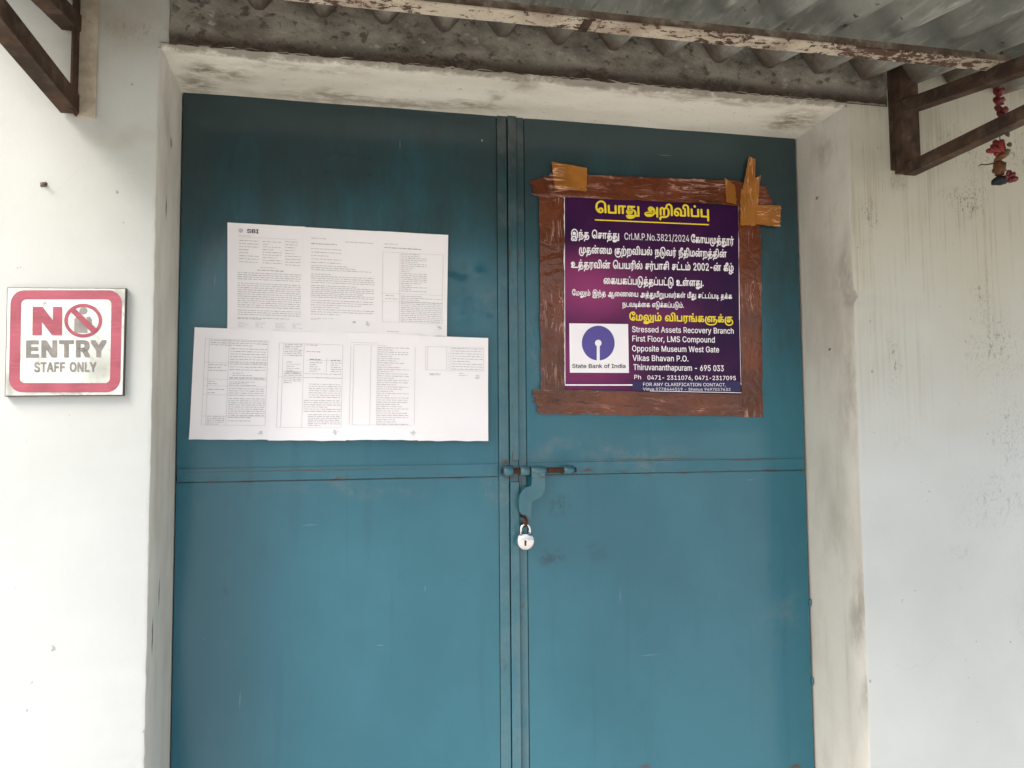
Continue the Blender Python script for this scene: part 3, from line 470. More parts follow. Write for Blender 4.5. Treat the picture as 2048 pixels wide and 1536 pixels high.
't93': '1070;249,-12 198,-5 152,14 113,48 82,97 63,162 57,243 63,320 82,386 111,441 149,486 195,521 246,546 301,561 358,566 437,558 501,534 555,497 542,401 505,440 462,468 413,486 355,492 292,484 239,458 196,419 163,368 143,306 141,289 168,306 213,322 261,328 326,317 378,284 411,232 422,165 417,114 401,70 376,35 342,9 299,-7;141,289 136,237 138,209 108,184 93,248 127,280;138,209 140,177 152,130 170,96 194,74 222,60 253,56 300,68 330,101 337,126 340,155 334,199 314,232 284,251 247,258 208,253 172,237;537,0 537,416 549,494 549,554 1053,554 1053,482 883,482 883,0 797,0 797,482 623,482 623,0;535,678 508,683 487,696 473,718 468,745 473,772 487,793 508,807 535,812 562,807 583,793 597,772 602,745 597,718 583,696 562,683',
't34': '1070;249,-12 198,-5 152,14 113,48 82,97 63,162 57,243 63,320 82,386 111,441 149,486 195,521 246,546 301,561 358,566 437,558 501,534 555,497 542,401 505,440 462,468 413,486 355,492 292,484 239,458 196,419 163,368 143,306 141,289 168,306 213,322 261,328 326,317 378,284 411,232 422,165 417,114 401,70 376,35 342,9 299,-7;141,289 136,237 138,209 108,184 93,248 127,280;138,209 140,177 152,130 170,96 194,74 222,60 253,56 300,68 330,101 337,126 340,155 334,199 314,232 284,251 247,258 208,253 172,237;537,0 537,416 549,494 549,554 1053,554 1053,482 883,482 883,0 797,0 797,482 623,482 623,0',
't147': '1260;38,-167 46,-129 69,-103 102,-88 128,-85 165,-84 652,-84 672,-48 687,0 778,-1 766,-48 748,-91 715,-150 670,-202 615,-245 551,-278 478,-302 396,-316 304,-321 284,-321 166,-306 115,-285 74,-256 47,-217;652,-84 1111,-84 1112,-156 671,-156 628,-156 607,-156 613,-151 649,-90;607,-156 156,-156 132,-160 124,-166 121,-180 132,-207 165,-228 219,-243 293,-248 306,-248 424,-239 527,-208 572,-183;1086,-156 1086,554 1172,554 1172,-156;249,-12 198,-6 152,14 113,48 82,96 63,161 57,242 63,318 81,384 110,440 147,486 192,521 244,546 300,561 359,566 457,553 504,534 545,502 570,473 588,440 610,359 615,309 617,252 620,188 633,136 658,95 694,70 744,62 776,66 804,78 828,100 847,132 859,177 863,237 859,300 847,359 828,413 802,462 738,547 816,600 872,519 914,434 941,343 950,244 944,166 926,103 895,54 854,19 801,-2 737,-9 658,2 625,16 597,38 569,74 548,121 535,180 530,250 526,324 510,396 494,428 472,455 424,482 393,490 355,492 291,484 237,458 194,419 162,366 142,304 141,289 168,306 213,322 261,328 326,317 378,284 411,232 422,165 417,114 401,70 376,35 342,9 299,-7;141,289 136,232 138,209 108,184 93,248 127,280;138,209 140,174 152,129 170,96 194,73 222,60 253,56 300,68 330,101 337,126 340,155 334,199 314,232 284,251 247,258 208,253 172,237',
't7': '1313;321,-124 232,-118 159,-100 102,-72 62,-36 37,9 29,60 40,109 74,149 102,164 142,173 206,176 720,176 726,200 730,251 725,308 710,361 685,409 648,448 601,478 599,478 616,448 626,396 616,332 584,284 532,252 463,241 420,245 381,258 348,279 322,309 306,347 300,393 307,449 329,493 362,526 404,548 452,562 503,566 575,560 638,540 692,509 736,469 771,421 796,368 811,311 816,252 813,200 804,150 798,128 761,52 704,-10 632,-59 546,-95 449,-117 342,-124;599,478 542,494 518,496 511,496 501,510 558,527 592,492;511,496 493,497 436,486 413,472 394,453 383,428 379,397 385,363 402,334 429,315 465,309 499,315 526,332 542,361 548,400 538,460;720,176 953,176 956,104 693,104 709,130 713,149;693,104 217,104 170,103 145,99 129,90 118,76 114,56 127,12 167,-22 208,-38 262,-48 327,-51 344,-51 438,-45 518,-28 584,0 638,37 679,81;922,-321 842,-316 774,-302 720,-278 680,-244 656,-203 648,-154 662,-100 681,-76 708,-58 742,-45 784,-41 838,-46 891,-62 877,-127 832,-115 790,-110 762,-113 742,-122 729,-137 725,-157 730,-180 744,-202 768,-221 806,-236 858,-246 926,-249 933,-249 1014,-244 1084,-228 1143,-201 1188,-164 1216,-118 1225,-63 1219,-24 1200,6 1170,25 1131,31 1074,22 1033,1 1033,70 1080,91 1145,100 1185,96 1224,82 1258,59 1285,28 1303,-14 1309,-65 1298,-136 1263,-199 1207,-250 1132,-289 1038,-313 928,-321;947,-124 947,554 1033,554 1033,-124',
't24': '1648;249,-12 198,-5 152,14 113,48 82,97 63,162 57,243 68,335 100,414 153,479 223,526 309,556 408,566 500,558 583,536 652,500 693,526 746,548 804,562 866,566 948,558 1020,536 1077,501 1129,526 1212,546 1266,552 1333,554 1631,554 1631,482 1461,482 1461,0 1375,0 1375,482 1310,482 1248,480 1194,472 1145,457 1096,430 1072,410 1047,432 1004,461 960,480 868,493 814,490 764,479 718,460 672,429 649,406 621,433 572,461 518,479 460,489 398,492 329,485 269,465 220,433 182,391 155,340 141,289 168,306 213,322 261,328 326,317 378,284 411,232 422,165 417,114 401,70 376,35 342,9 299,-7;141,289 139,283 137,254 136,233 138,209 108,184 93,248 127,280;138,209 140,174 152,129 170,96 194,73 222,60 253,56 300,68 330,101 337,126 340,155 334,199 314,232 284,251 247,258 208,253 172,237;649,406 642,398 619,362 590,278 581,189 586,129 602,88 627,64 660,56 688,61 708,75 723,96 733,123 740,182 732,258 710,325 672,384;1072,410 1066,405 1041,372 1008,287 996,189 1001,129 1017,88 1042,64 1074,56 1102,61 1124,75 1138,96 1148,123 1155,182 1151,237 1140,288 1123,334 1100,374 1075,407;1077,501 1084,497 1130,457 1188,382 1226,292 1240,189 1235,128 1220,78 1197,38 1164,10 1124,-6 1077,-12 1025,-6 984,14 952,45 930,84 916,132 912,186 922,283 957,373 1020,458 1065,495;652,500 662,495 703,459 754,403 792,340 817,268 825,189 820,128 806,78 782,38 750,10 710,-6 663,-12 610,-6 568,14 537,45 514,84 501,132 497,186 508,287 541,377 596,454 644,495',
't133': '858;690,843 766,834 821,808 855,769 866,718 856,663 828,624 786,602 735,594 683,601 642,624 616,659 607,705 616,759 621,769 590,761 544,728 517,681 508,626 515,576 534,535 457,514 438,565 431,624 446,708 466,745 494,778 529,805 574,826 628,839;621,769 630,789 653,818 704,796 694,780 677,780 657,778;694,780 680,758 673,719 681,683 703,662 735,656 761,660 780,672 792,690 796,713 789,743 768,764 736,776 696,780;580,566 648,556 703,528 745,482 774,420 791,347 797,262 793,197 782,142 762,96 734,60 681,24 610,6 566,1 512,0 88,0 88,554 174,554 174,72 400,72 400,355 403,411 412,454 426,487 445,515 470,537 500,553 536,563;578,494 545,488 518,471 494,426 488,391 486,338 486,72 533,72 594,77 639,91 672,116 693,153 705,203 709,267 706,328 696,382 678,428 654,464 620,486',
't143': '1135;570,566 640,556 698,528 745,482 778,418 798,339 805,244 800,146 784,56 761,-22 733,-84 998,-84 998,-156 668,-156 591,-156 584,-156 591,-151 629,-89 676,1 706,114 716,247 711,329 696,392 673,438 642,470 605,488 563,494 514,486 474,458 446,404 440,367 438,319 438,0 352,0 352,321 347,404 340,436 327,461 301,485 262,494 224,486 197,463 184,438 176,406 172,327 172,0 86,0 86,341 87,386 90,423 107,480 139,524 189,556 255,566 292,562 324,552 352,535 376,510 396,480 401,469 424,510 451,533 484,551 524,562;401,469 411,443 390,450;584,-156 154,-156 130,-160 122,-166 119,-180 130,-207 164,-228 219,-243 296,-248 307,-248 391,-242 466,-226 532,-196;733,-84 730,-90 699,-150 622,-227 532,-280 427,-311 305,-321 285,-321 224,-317 166,-306 114,-285 72,-256 45,-217 36,-167 44,-129 67,-103 100,-88 126,-85 163,-84;961,-156 961,554 1047,554 1047,-156',
't114': '797;88,0 88,554 174,554 174,72 780,72 780,0;489,471 527,468 560,458 586,443 608,422 634,371 643,310 634,218 612,124 498,-284 419,-262 497,10 500,26 505,44 456,19 390,100 342,189 328,240 323,295 328,342 342,384 366,420 398,448 440,465;505,44 513,72 528,56;513,72 519,94 546,201 556,307 552,346 538,375 517,393 488,399 455,392 428,370 412,334 406,286 410,240 424,196 469,120',
't77': '825;261,-12 204,-7 153,7 110,30 77,63 56,104 49,152 56,202 78,246 114,280 160,302 160,554 683,554 683,482 496,482 496,226 493,166 484,121 471,86 452,57 417,25 372,4 320,-8;160,302 168,306 239,323 239,302 160,286;239,323 240,323 332,328 411,328 411,482 239,482;411,328 512,328 602,323 668,308 720,279 743,256 761,226 772,192 776,152 765,84 730,34 676,2 602,-8 552,-5 502,5 521,72 556,65 594,62 635,68 666,85 684,114 690,156 686,187 675,210 636,241 580,254 519,258 411,258;411,258 325,258 278,256 238,252 178,232 146,200 138,179 135,153 144,113 173,84 216,66 269,60 310,63 344,74 372,92 394,120 407,160 411,213;432,678 406,683 384,696 370,718 365,745 370,772 384,793 406,807 432,812 458,807 480,793 494,772 499,745 494,718 480,696 458,683',
't12': '801;249,-12 198,-6 152,14 113,47 82,96 63,159 57,239 63,311 82,373 112,425 150,468 223,516 268,533 320,544 381,552 451,554 508,554 508,482 439,482 380,480 332,474 293,466 262,454 214,423 180,386 156,341 141,290 141,289 168,306 213,322 261,328 326,317 378,284 411,232 422,165 417,114 401,70 376,35 342,9 299,-7;141,289 136,232 138,209 108,184 93,248 127,280;138,209 140,174 152,129 170,96 194,73 222,60 253,56 300,68 330,101 337,126 340,155 334,199 314,232 284,251 247,258 208,253 172,237;528,0 528,482 492,482 494,554 784,554 784,482 614,482 614,0',
't78': '1044;88,0 88,554 604,554 604,482 430,482 430,324 482,349 517,359 558,362 604,357 644,343 676,320 699,288 713,248 718,201 708,132 682,72 804,72 804,0 344,0 344,72 595,72 622,128 632,192 626,237 607,267 578,284 543,289 482,276 430,246 430,144 344,144 344,482 174,482 174,0;733,0 733,72 870,72 870,554 956,554 956,0;522,678 496,683 474,696 460,718 455,745 460,772 474,793 496,807 522,812 548,807 570,793 584,772 589,745 584,718 570,696 548,683',
't150': '1483;1252,319 1304,312 1349,291 1385,257 1412,212 1429,158 1435,94 1430,24 1414,-40 1387,-96 1352,-146 1308,-189 1254,-225 1193,-255 1124,-280 1048,-298 966,-311 877,-318 783,-321 737,-321 588,-314 462,-294 357,-262 270,-220 202,-170 150,-112 112,-50 86,16 68,153 68,178 86,310 132,440 196,554 270,510 206,396 167,284 154,175 154,161 159,93 173,30 198,-29 234,-82 283,-129 345,-168 422,-201 514,-224 622,-239 748,-244 771,-244 860,-242 941,-236 1016,-225 1083,-210 1143,-190 1196,-166 1241,-136 1279,-101 1309,-61 1330,-16 1343,36 1347,93 1340,158 1319,206 1285,237 1240,247 1182,234 1135,207 1136,281 1184,307 1216,316;507,-12 456,-5 410,14 371,48 340,97 321,162 315,243 321,320 340,386 369,441 407,486 453,521 504,546 559,561 616,566 695,558 759,534 813,497 800,401 763,440 720,468 671,486 613,492 550,484 497,458 454,419 421,368 401,306 399,289 426,306 471,322 519,328 584,317 636,284 669,232 680,165 675,114 659,70 634,35 600,9 557,-7;399,289 394,237 396,209 366,184 351,248 385,280;396,209 398,177 410,130 428,96 452,74 480,60 511,56 558,68 588,101 595,126 598,155 592,199 572,232 542,251 505,258 466,253 430,237;795,0 795,416 807,494 807,554 1311,554 1311,482 1141,482 1141,0 1055,0 1055,482 881,482 881,0',
',': '269;53,-175 96,102 196,102 120,-175',
'-': '648;482,351 482,270 163,270 163,351',
'.': '269;136,-6 111,-2 90,13 75,34 70,60 75,85 90,106 111,121 136,125 162,121 183,106 197,85 202,60 197,34 183,13 162,-2',
'/': '360;338,762 104,-109 22,-109 257,762',
'0': '648;324,-10 249,1 186,34 136,88 99,162 77,254 69,363 77,473 100,565 137,639 187,693 250,726 324,737 399,726 462,693 512,639 549,565 572,473 579,363 572,254 549,162 513,88 463,34 400,1;324,71 373,80 415,106 447,148 471,206 485,278 490,363 485,450 471,522 447,580 415,622 373,648 324,657 275,648 234,622 201,580 177,522 163,450 158,363 163,278 177,206 201,148 234,106 275,80',
'1': '648;110,0 110,78 560,78 560,0;396,728 396,0 305,0 305,642 300,642 124,511 124,611 282,728',
'2': '648;92,0 92,67 334,329 371,370 401,406 442,469 456,533 451,569 438,599 416,624 389,642 356,653 319,657 280,653 247,640 220,620 200,593 187,559 183,521 94,521 102,582 124,634 159,678 205,710 260,731 321,737 383,731 436,710 481,678 515,637 536,589 543,534 529,457 510,417 479,373 437,320 379,257 220,87 220,82 556,82 556,0',
'3': '648;310,-10 247,-4 189,13 139,41 100,79 73,127 61,184 156,184 164,150 181,122 205,100 236,84 311,72 353,76 391,87 423,106 448,132 463,165 468,206 464,243 450,278 426,308 392,332 345,347 286,352 226,352 226,426 410,640 410,646 97,646 97,728 532,728 532,660 316,411 377,410 440,392 491,360 529,316 553,263 561,205 552,146 528,94 490,51 440,18 379,-3',
'4': '648;59,148 59,224 349,728 440,728 157,235 157,229 589,229 589,148;402,0 402,170 402,206 402,454 490,454 490,0',
'5': '648;315,-10 255,-3 201,15 155,45 120,84 96,131 87,184 177,184 184,153 199,126 221,103 248,86 280,75 315,72 357,77 394,92 424,117 448,149 462,188 467,231 462,275 447,315 423,348 391,373 353,389 310,395 241,384 185,356 98,367 141,728 524,728 524,646 219,646 194,434 198,434 255,464 327,476 375,472 419,458 458,436 492,407 520,371 541,330 554,283 558,232 550,166 527,108 489,59 440,22 382,-2',
'6': '648;324,-10 261,-2 205,21 158,58 123,106 100,165 93,231 98,284 115,341 147,406 196,485 361,728 461,728 247,416 281,437 336,447 398,440 451,419 495,386 528,342 548,287 555,224 548,160 525,104 490,56 443,21 387,-2;247,416 218,373 209,373 238,410;324,70 364,75 398,90 427,114 448,145 462,182 467,224 462,267 448,304 427,335 398,358 364,373 324,377 285,373 250,358 221,335 199,305 185,268 181,226 185,183 199,145 221,114 250,90 285,75',
'7': '648;139,0 462,640 462,646 89,646 89,728 559,728 559,641 236,0',
'8': '648;324,-10 254,-3 194,16 143,47 106,88 82,138 74,193 79,238 93,279 115,315 144,344 178,366 216,378 216,382 169,403 132,441 108,489 101,544 108,597 129,643 164,682 208,712 262,731 324,737 384,731 438,712 483,682 517,643 539,597 546,544 539,489 515,441 478,403 432,382 432,378 469,366 503,344 532,315 555,279 569,238 574,193 566,138 542,88 504,47 453,16 393,-3;324,71 369,75 407,87 438,106 462,131 476,162 481,198 476,236 460,270 436,297 404,319 366,332 324,336 280,332 242,319 210,297 186,270 171,236 166,198 170,162 185,131 208,106 239,87 278,75;324,414 360,418 392,429 419,448 439,473 452,503 457,537 452,571 440,601 420,624 393,642 361,654 324,657 286,654 254,642 227,624 207,601 195,571 190,537 195,503 207,473 227,448 254,429 287,418',
'9': '648;324,737 387,730 443,707 490,670 525,621 548,563 555,497 550,443 533,387 501,322 452,243 287,0 187,0 401,312 366,291 312,281 250,288 197,308 153,342 120,386 100,440 93,504 100,568 123,624 158,671 205,707 261,730;401,312 430,355 439,355 410,318;324,658 285,653 250,638 221,614 199,583 186,546 181,504 186,461 199,424 221,393 250,370 285,355 324,350 363,355 398,369 427,392 449,423 463,460 467,502 463,545 449,583 427,614 398,638 364,653',
':': '269;136,-6 111,-2 90,13 75,34 70,60 75,85 90,106 111,121 136,125 162,121 183,106 197,85 202,60 197,34 183,13 162,-2;136,389 111,393 90,408 75,429 70,455 75,480 90,501 111,516 136,521 162,516 183,501 197,480 202,455 197,429 183,408 162,393',
'A': '690;25,0 290,728 397,728 665,0 567,0 413,432 397,477 380,531 359,600 343,654 327,599 306,530 288,475 274,432 124,0;343,654 334,684 352,684;158,203 158,284 532,284 532,203',
'B': '654;88,0 88,728 346,728 415,721 471,701 515,671 545,632 563,586 569,535 565,492 553,457 534,430 509,409 450,382 450,375 518,352 549,326 575,291 592,247 598,194 591,142 573,95 540,56 494,26 432,6 354,0;181,82 352,82 403,86 443,97 472,115 499,151 508,195 504,230 490,262 467,290 437,312 400,325 356,330 181,330;181,408 341,408 378,412 412,424 440,442 462,467 476,497 480,533 472,576 448,613 405,637 344,646 181,646',
'C': '730;382,-10 294,2 216,35 151,90 101,164 70,256 60,363 70,471 101,563 151,637 216,692 294,726 382,737 436,733 487,721 533,701 575,674 611,640 640,599 662,552 676,499 583,499 572,534 556,564 510,612 451,642 382,651 320,643 264,618 217,577 181,521 158,449 150,363 158,278 181,206 217,150 265,109 320,84 382,76 451,86 510,115 556,163 583,229 676,229 662,176 640,129 611,89 575,54 534,27 487,7 436,-6',
'E': '601;88,0 88,728 531,728 531,646 181,646 181,408 507,408 507,326 181,326 181,82 536,82 536,0',
'F': '590;88,0 88,728 528,728 528,646 181,646 181,396 495,396 495,314 181,314 181,0',
'G': '746;385,-10 294,2 215,36 150,91 101,165 70,256 60,363 70,471 101,563 149,637 214,692 291,726 379,737 435,733 487,720 534,699 577,671 613,637 642,596 664,550 678,500 583,500 553,562 509,610 451,641 380,651 319,643 264,618 217,578 181,521 158,450 150,363 158,278 181,207 217,150 265,109 322,84 385,76 443,83 494,102 535,134 567,177 586,229 592,285 404,285 404,366 684,366 684,286 674,202 645,129 599,70 539,27 467,-1',
'I': '441;45,0 45,82 174,82 174,646 45,646 45,728 396,728 396,646 267,646 267,82 396,82 396,0',
'L': '565;88,0 88,728 181,728 181,82 518,82 518,0',
'M': '903;88,0 88,728 220,728 399,269 413,228 430,176 448,119 453,102 457,117 474,174 492,227 506,269 683,728 815,728 815,0 724,0 724,416 724,467 725,527 727,592 728,629 714,587 692,519 671,460 654,416 492,0 411,0 246,416 230,459 210,517 187,584 173,625 174,596 175,532 176,469 176,416 176,0;453,102 462,67 442,67',
'N': '753;88,0 88,728 197,728 493,262 521,216 557,152 580,107 576,156 573,227 573,281 573,728 666,728 666,0 555,0 292,414 255,473 213,546 187,592 174,616 177,549 180,469 181,415 181,0;174,616 155,649 172,649',
'O': '765;383,-10 295,2 217,35 151,90 102,164 70,256 60,363 70,471 102,563 151,637 217,692 295,726 383,737 471,726 549,692 614,637 663,563 695,471 705,363 695,256 663,164 614,90 549,35 471,2;383,76 445,84 500,109 547,150 584,206 607,278 615,363 607,450 584,521 547,578 500,618 445,643 383,651 321,643 265,618 217,577 181,521 158,449 150,363 158,278 181,207 217,150 265,109 321,84',
'P': '639;88,0 88,728 337,728 414,720 477,697 525,660 558,613 578,558 585,496 578,434 558,378 525,331 477,294 415,271 337,263 181,263 181,0;181,263 161,263 161,345 181,345;181,345 333,345 385,350 426,365 456,388 477,419 489,455 493,496 489,537 477,573 456,603 426,626 384,641 332,646 181,646',
'R': '644;88,0 88,728 337,728 414,720 477,698 525,664 558,619 578,564 585,503 578,442 558,388 525,344 477,310 415,289 337,282 181,282 181,0;181,282 140,282 140,365 181,365;181,365 333,365 385,369 426,382 456,402 477,429 489,463 493,503 489,544 477,578 456,607 425,628 384,642 332,646 181,646;506,0 330,328 435,328 613,0',
'S': '642;321,-13 247,-6 184,13 133,43 94,84 68,133 57,190 152,190 161,153 180,123 207,100 241,83 321,70 368,74 409,86 445,106 472,132 489,163 495,200 490,232 475,257 452,277 422,293 351,318 263,343 185,373 126,414 89,467 77,533 85,590 110,640 149,681 200,712 260,731 327,737 395,731 454,712 503,682 541,643 566,596 575,544 484,544 469,591 434,626 384,648 324,655 280,651 242,640 211,622 187,598 172,569 167,537 173,503 191,476 247,440 306,419 379,399 444,378 511,342 541,316 564,284 580,245 585,198 577,142 554,91 516,48 464,15 399,-6',
'T': '646;48,646 48,728 598,728 598,646 370,646 370,0 277,0 277,646',
'V': '690;293,0 25,728 123,728 277,296 292,253 310,197 331,128 347,74 363,129 384,198 402,253 416,296 566,728 665,728 400,0;347,74 356,44 338,44',
'W': '985;224,0 25,728 120,728 235,281 253,209 269,134 278,86 288,134 304,209 322,281 440,728 545,728 662,281 680,209 697,134 706,89 715,134 732,209 750,281 864,728 960,728 761,0 653,0 528,461 504,559 492,625 481,564 457,461 332,0;492,625 482,681 502,681;706,89 713,56 700,56',
'Y': '679;293,0 293,298 25,728 133,728 277,493 320,417 340,372 342,378 361,419 403,493 546,728 653,728 386,298 386,0;340,372 359,327 322,327',
'a': '562;230,-13 181,-8 136,7 98,31 69,64 50,106 44,155 49,198 62,231 84,258 112,278 181,303 256,316 301,322 336,326 363,330 382,337 393,349 396,366 393,400 384,427 368,447 346,463 317,472 282,476 246,473 215,463 170,433 144,396 60,423 84,468 116,501 154,525 195,541 280,553 342,546 409,520 439,496 463,462 479,417 484,360 484,0 398,0 398,74 392,74 362,35 309,1 273,-9;245,65 290,70 328,84 357,106 379,134 392,165 396,197 396,273 373,261 332,252 287,246 252,242 193,228 149,200 136,179 132,151 136,125 147,104 187,75',
'c': '571;299,-12 230,-3 169,23 119,66 82,122 59,191 51,270 59,350 82,419 119,475 169,518 230,544 299,553 374,542 438,513 488,466 521,402 436,378 418,417 388,447 349,467 299,474 250,467 209,446 179,413 157,371 144,322 140,270 144,218 157,170 179,128 209,95 250,74 299,67 350,74 390,95 420,127 438,167 522,144 490,78 440,30 375,-1',
'd': '612;282,-12 218,-3 162,23 115,65 80,121 58,190 51,271 58,352 80,421 116,477 162,519 218,544 282,553 330,548 367,535 415,495 440,458 447,458 447,728 535,728 535,0 450,0 450,84 440,84 414,47 365,6 329,-7;295,67 341,73 379,93 409,124 431,166 444,215 448,272 444,329 431,378 409,418 379,449 341,468 295,474 247,467 209,447 179,416 157,375 144,326 140,272 144,218 157,169 179,127 209,94 248,74',
'e': '583;307,-12 233,-3 170,23 119,66 82,122 59,190 51,269 58,348 81,417 118,474 167,517 227,544 296,553 382,538 422,520 459,492 490,455 514,408 529,350 534,280 534,243 141,243 145,199 161,152 186,115 219,88 260,72 307,66 366,76 411,104 440,150 525,127 508,88 482,55 449,27 407,6 360,-7;141,243 110,243 110,317 141,317 140,304 140,255;141,317 444,317 442,341 429,385 408,423 379,451 342,469 296,475 251,469 212,450 181,423 158,387 144,347;444,317 487,317 446,290',
'f': '370;331,546 331,471 10,471 10,546;117,0 117,619 123,662 139,698 165,726 197,746 272,762 324,757 354,747 330,672 312,677 283,680 248,675 224,659 210,634 205,599 205,0',
'h': '591;165,327 165,0 77,0 77,728 165,728 165,446 180,478 221,521 271,545 329,553 381,547 426,530 463,502 491,462 508,410 514,347 514,0 426,0 426,339 418,396 393,438 354,465 303,474 266,469 232,457 204,436 183,407 170,370;165,446 165,414 150,414',
'i': '242;77,0 77,546 165,546 165,0;122,635 98,640 79,652 65,671 61,693 65,716 79,735 98,747 122,751 145,747 165,735 179,716 183,693 179,671 165,652 145,640',
'k': '549;160,196 160,305 176,305 409,546 518,546 266,287 256,287;77,0 77,728 165,728 165,0;422,0 213,267 276,329 535,0',
'l': '275;200,-4 146,4 108,29 85,69 77,121 77,728 165,728 165,143 167,111 174,90 188,79 210,75 232,76 246,79 263,4 234,-1',
'm': '876;77,0 77,546 163,546 163,443 171,464 192,497 218,523 248,541 316,556 370,547 412,519 443,477 454,441 462,461 484,494 513,520 547,540 585,552 627,556 672,551 713,535 748,509 776,473 793,426 799,368 799,0 711,0 711,366 703,416 678,450 642,469 601,476 566,472 537,460 514,442 496,418 486,389 482,356 482,0 394,0 394,375 386,416 364,448 329,469 287,476 227,461 202,442 182,417 169,384 165,344 165,0',
'n': '591;165,327 165,0 77,0 77,546 162,546 162,440 180,478 221,521 271,545 329,553 381,547 426,530 463,502 490,462 508,410 514,347 514,0 426,0 426,339 418,396 393,438 354,465 303,474 266,469 232,457 204,436 183,407 170,370',
'o': '600;299,-12 230,-3 169,23 119,66 82,122 59,191 51,270 59,350 82,419 119,475 169,518 230,544 299,553 369,544 430,518 480,475 518,419 541,350 549,270 541,191 518,122 480,66 430,23 369,-3;299,67 350,74 390,95 421,128 443,170 456,218 460,270 456,322 443,370 421,412 390,446 350,467 299,474 250,467 209,446 179,413 157,371 144,322 140,270 144,218 157,170 179,128 209,95 250,74',
'p': '612;77,-204 77,546 162,546 162,458 172,458 198,495 246,535 282,548 330,553 394,544 450,519 497,477 532,421 554,352 562,271 554,190 532,121 497,65 451,23 395,-3 331,-12 284,-7 247,6 198,47 172,84 165,84 165,-204;317,67 364,74 403,94 433,127 455,169 468,218 472,272 468,326 455,375 434,416 404,447 365,467 317,474 271,468 233,449 203,418 181,378 168,329 164,272 168,215 182,166 203,124 234,93 272,73',
'r': '376;77,0 77,546 162,546 162,462 168,462 189,499 222,529 263,547 310,554 333,553 354,552 354,464 334,467 301,469 264,465 231,452 204,433 183,407 169,377 165,342 165,0',
's': '528;263,-12 210,-8 163,5 123,25 91,53 67,89 53,132 136,152 153,113 180,86 217,71 262,65 313,72 353,90 378,117 387,148 382,174 367,195 342,211 307,223 216,245 151,267 105,299 78,341 69,394 76,438 96,476 127,508 168,532 216,548 271,553 323,549 367,536 403,516 431,490 452,458 468,421 388,401 373,429 351,454 318,472 272,478 227,472 191,456 166,430 158,399 164,372 180,350 209,334 250,321 333,301 397,279 442,247 469,205 478,154 471,109 451,69 418,35 375,10 323,-6',
't': '327;292,546 292,471 10,471 10,546;92,676 180,676 180,142 183,110 195,88 214,76 244,71 265,73 289,77 307,3 276,-4 242,-7 179,3 131,31 102,75 92,135',
'u': '591;262,-7 210,-1 165,16 128,44 100,84 83,136 77,199 77,546 165,546 165,207 173,150 198,108 237,81 289,72 326,77 359,89 386,110 408,139 421,176 426,219 426,546 514,546 514,0 429,0 429,107 410,67 369,24 319,1',
'v': '562;235,0 26,546 123,546 239,222 270,122 281,82 292,122 323,222 439,546 536,546 327,0;281,82 297,25 265,25',
'y': '562;68,-198 91,-122 100,-124 149,-128 188,-106 205,-82 219,-48 235,-3 26,546 123,546 239,222 270,122 281,82 292,122 323,222 440,546 536,546 296,-82 278,-121 256,-153 231,-177 202,-195 169,-205 133,-208 92,-205;281,82 297,25 265,25',
}
TAMIL = {
'heading': 't46 t28 t41 t122 _ t6 t32 t42 t36 t42 t87 t131',
'l1a': 't8 t85 t25 _ t46 t20 t41 t84 t122',
'l1b': 't47 t18 t41 t30 t134 t84 t123 t90',
'l2': 't134 t25 t86 t48 t29 _ t102 t91 t32 t36 t42 t30 t92 _ t26 t116 t36 t90 _ t124 t25 t42 t29 t86 t32 t84 t25 t42 t86',
'l3': 't10 t84 t25 t31 t36 t42 t86 _ t46 t28 t30 t31 t42 t92 _ t20 t90 t28 t41 t20 t42 _ t20 t82 t23 t88 _ 2 0 0 2 - t86 _ t101 t94',
'l4': 't48 t18 t30 t18 t87 t28 t116 t84 t25 t87 t28 t82 t116 _ t10 t93 t34 t122 .',
'l5': 't47 t29 t147 t88 _ t8 t85 t25 _ t7 t48 t24 t48 t30 _ t6 t84 t122 t133 t143 t28 t36 t90 t18 t93 _ t133 t122 _ t20 t82 t23 t87 t28 t114 _ t25 t77 t18',
'l6': 't26 t23 t36 t114 t77 t48 t18 _ t12 t116 t77 t18 t87 t28 t116 t88 .',
'y2': 't47 t29 t147 t88 _ t36 t42 t28 t31 t78 t18 t150 t77 t102',
}


# ---------------------------------------------------------------- ground
g = MB(); g.face([(-150, -250, 0), (150, -250, 0), (150, .6, 0), (-150, .6, 0)])
o = g.build('ground', MT['ground']); o['kind'] = 'structure'

# ---------------------------------------------------------------- the wall
wall = thing('building_wall', 'off-white plastered wall round the doorway, mouldy and streaked at upper right', 'wall')
ZT = 2.444; XL, XR = 0.0, 1.854; TOP = 3.7; BACK = .34


def jit(z, s, a=.0016): return a * noise.noise(Vector((s, 0, z * 5))) + a * noise.noise(Vector((s + 5, 2, z * 45)))


def chip_z(): return at(1713, 590, 0).z


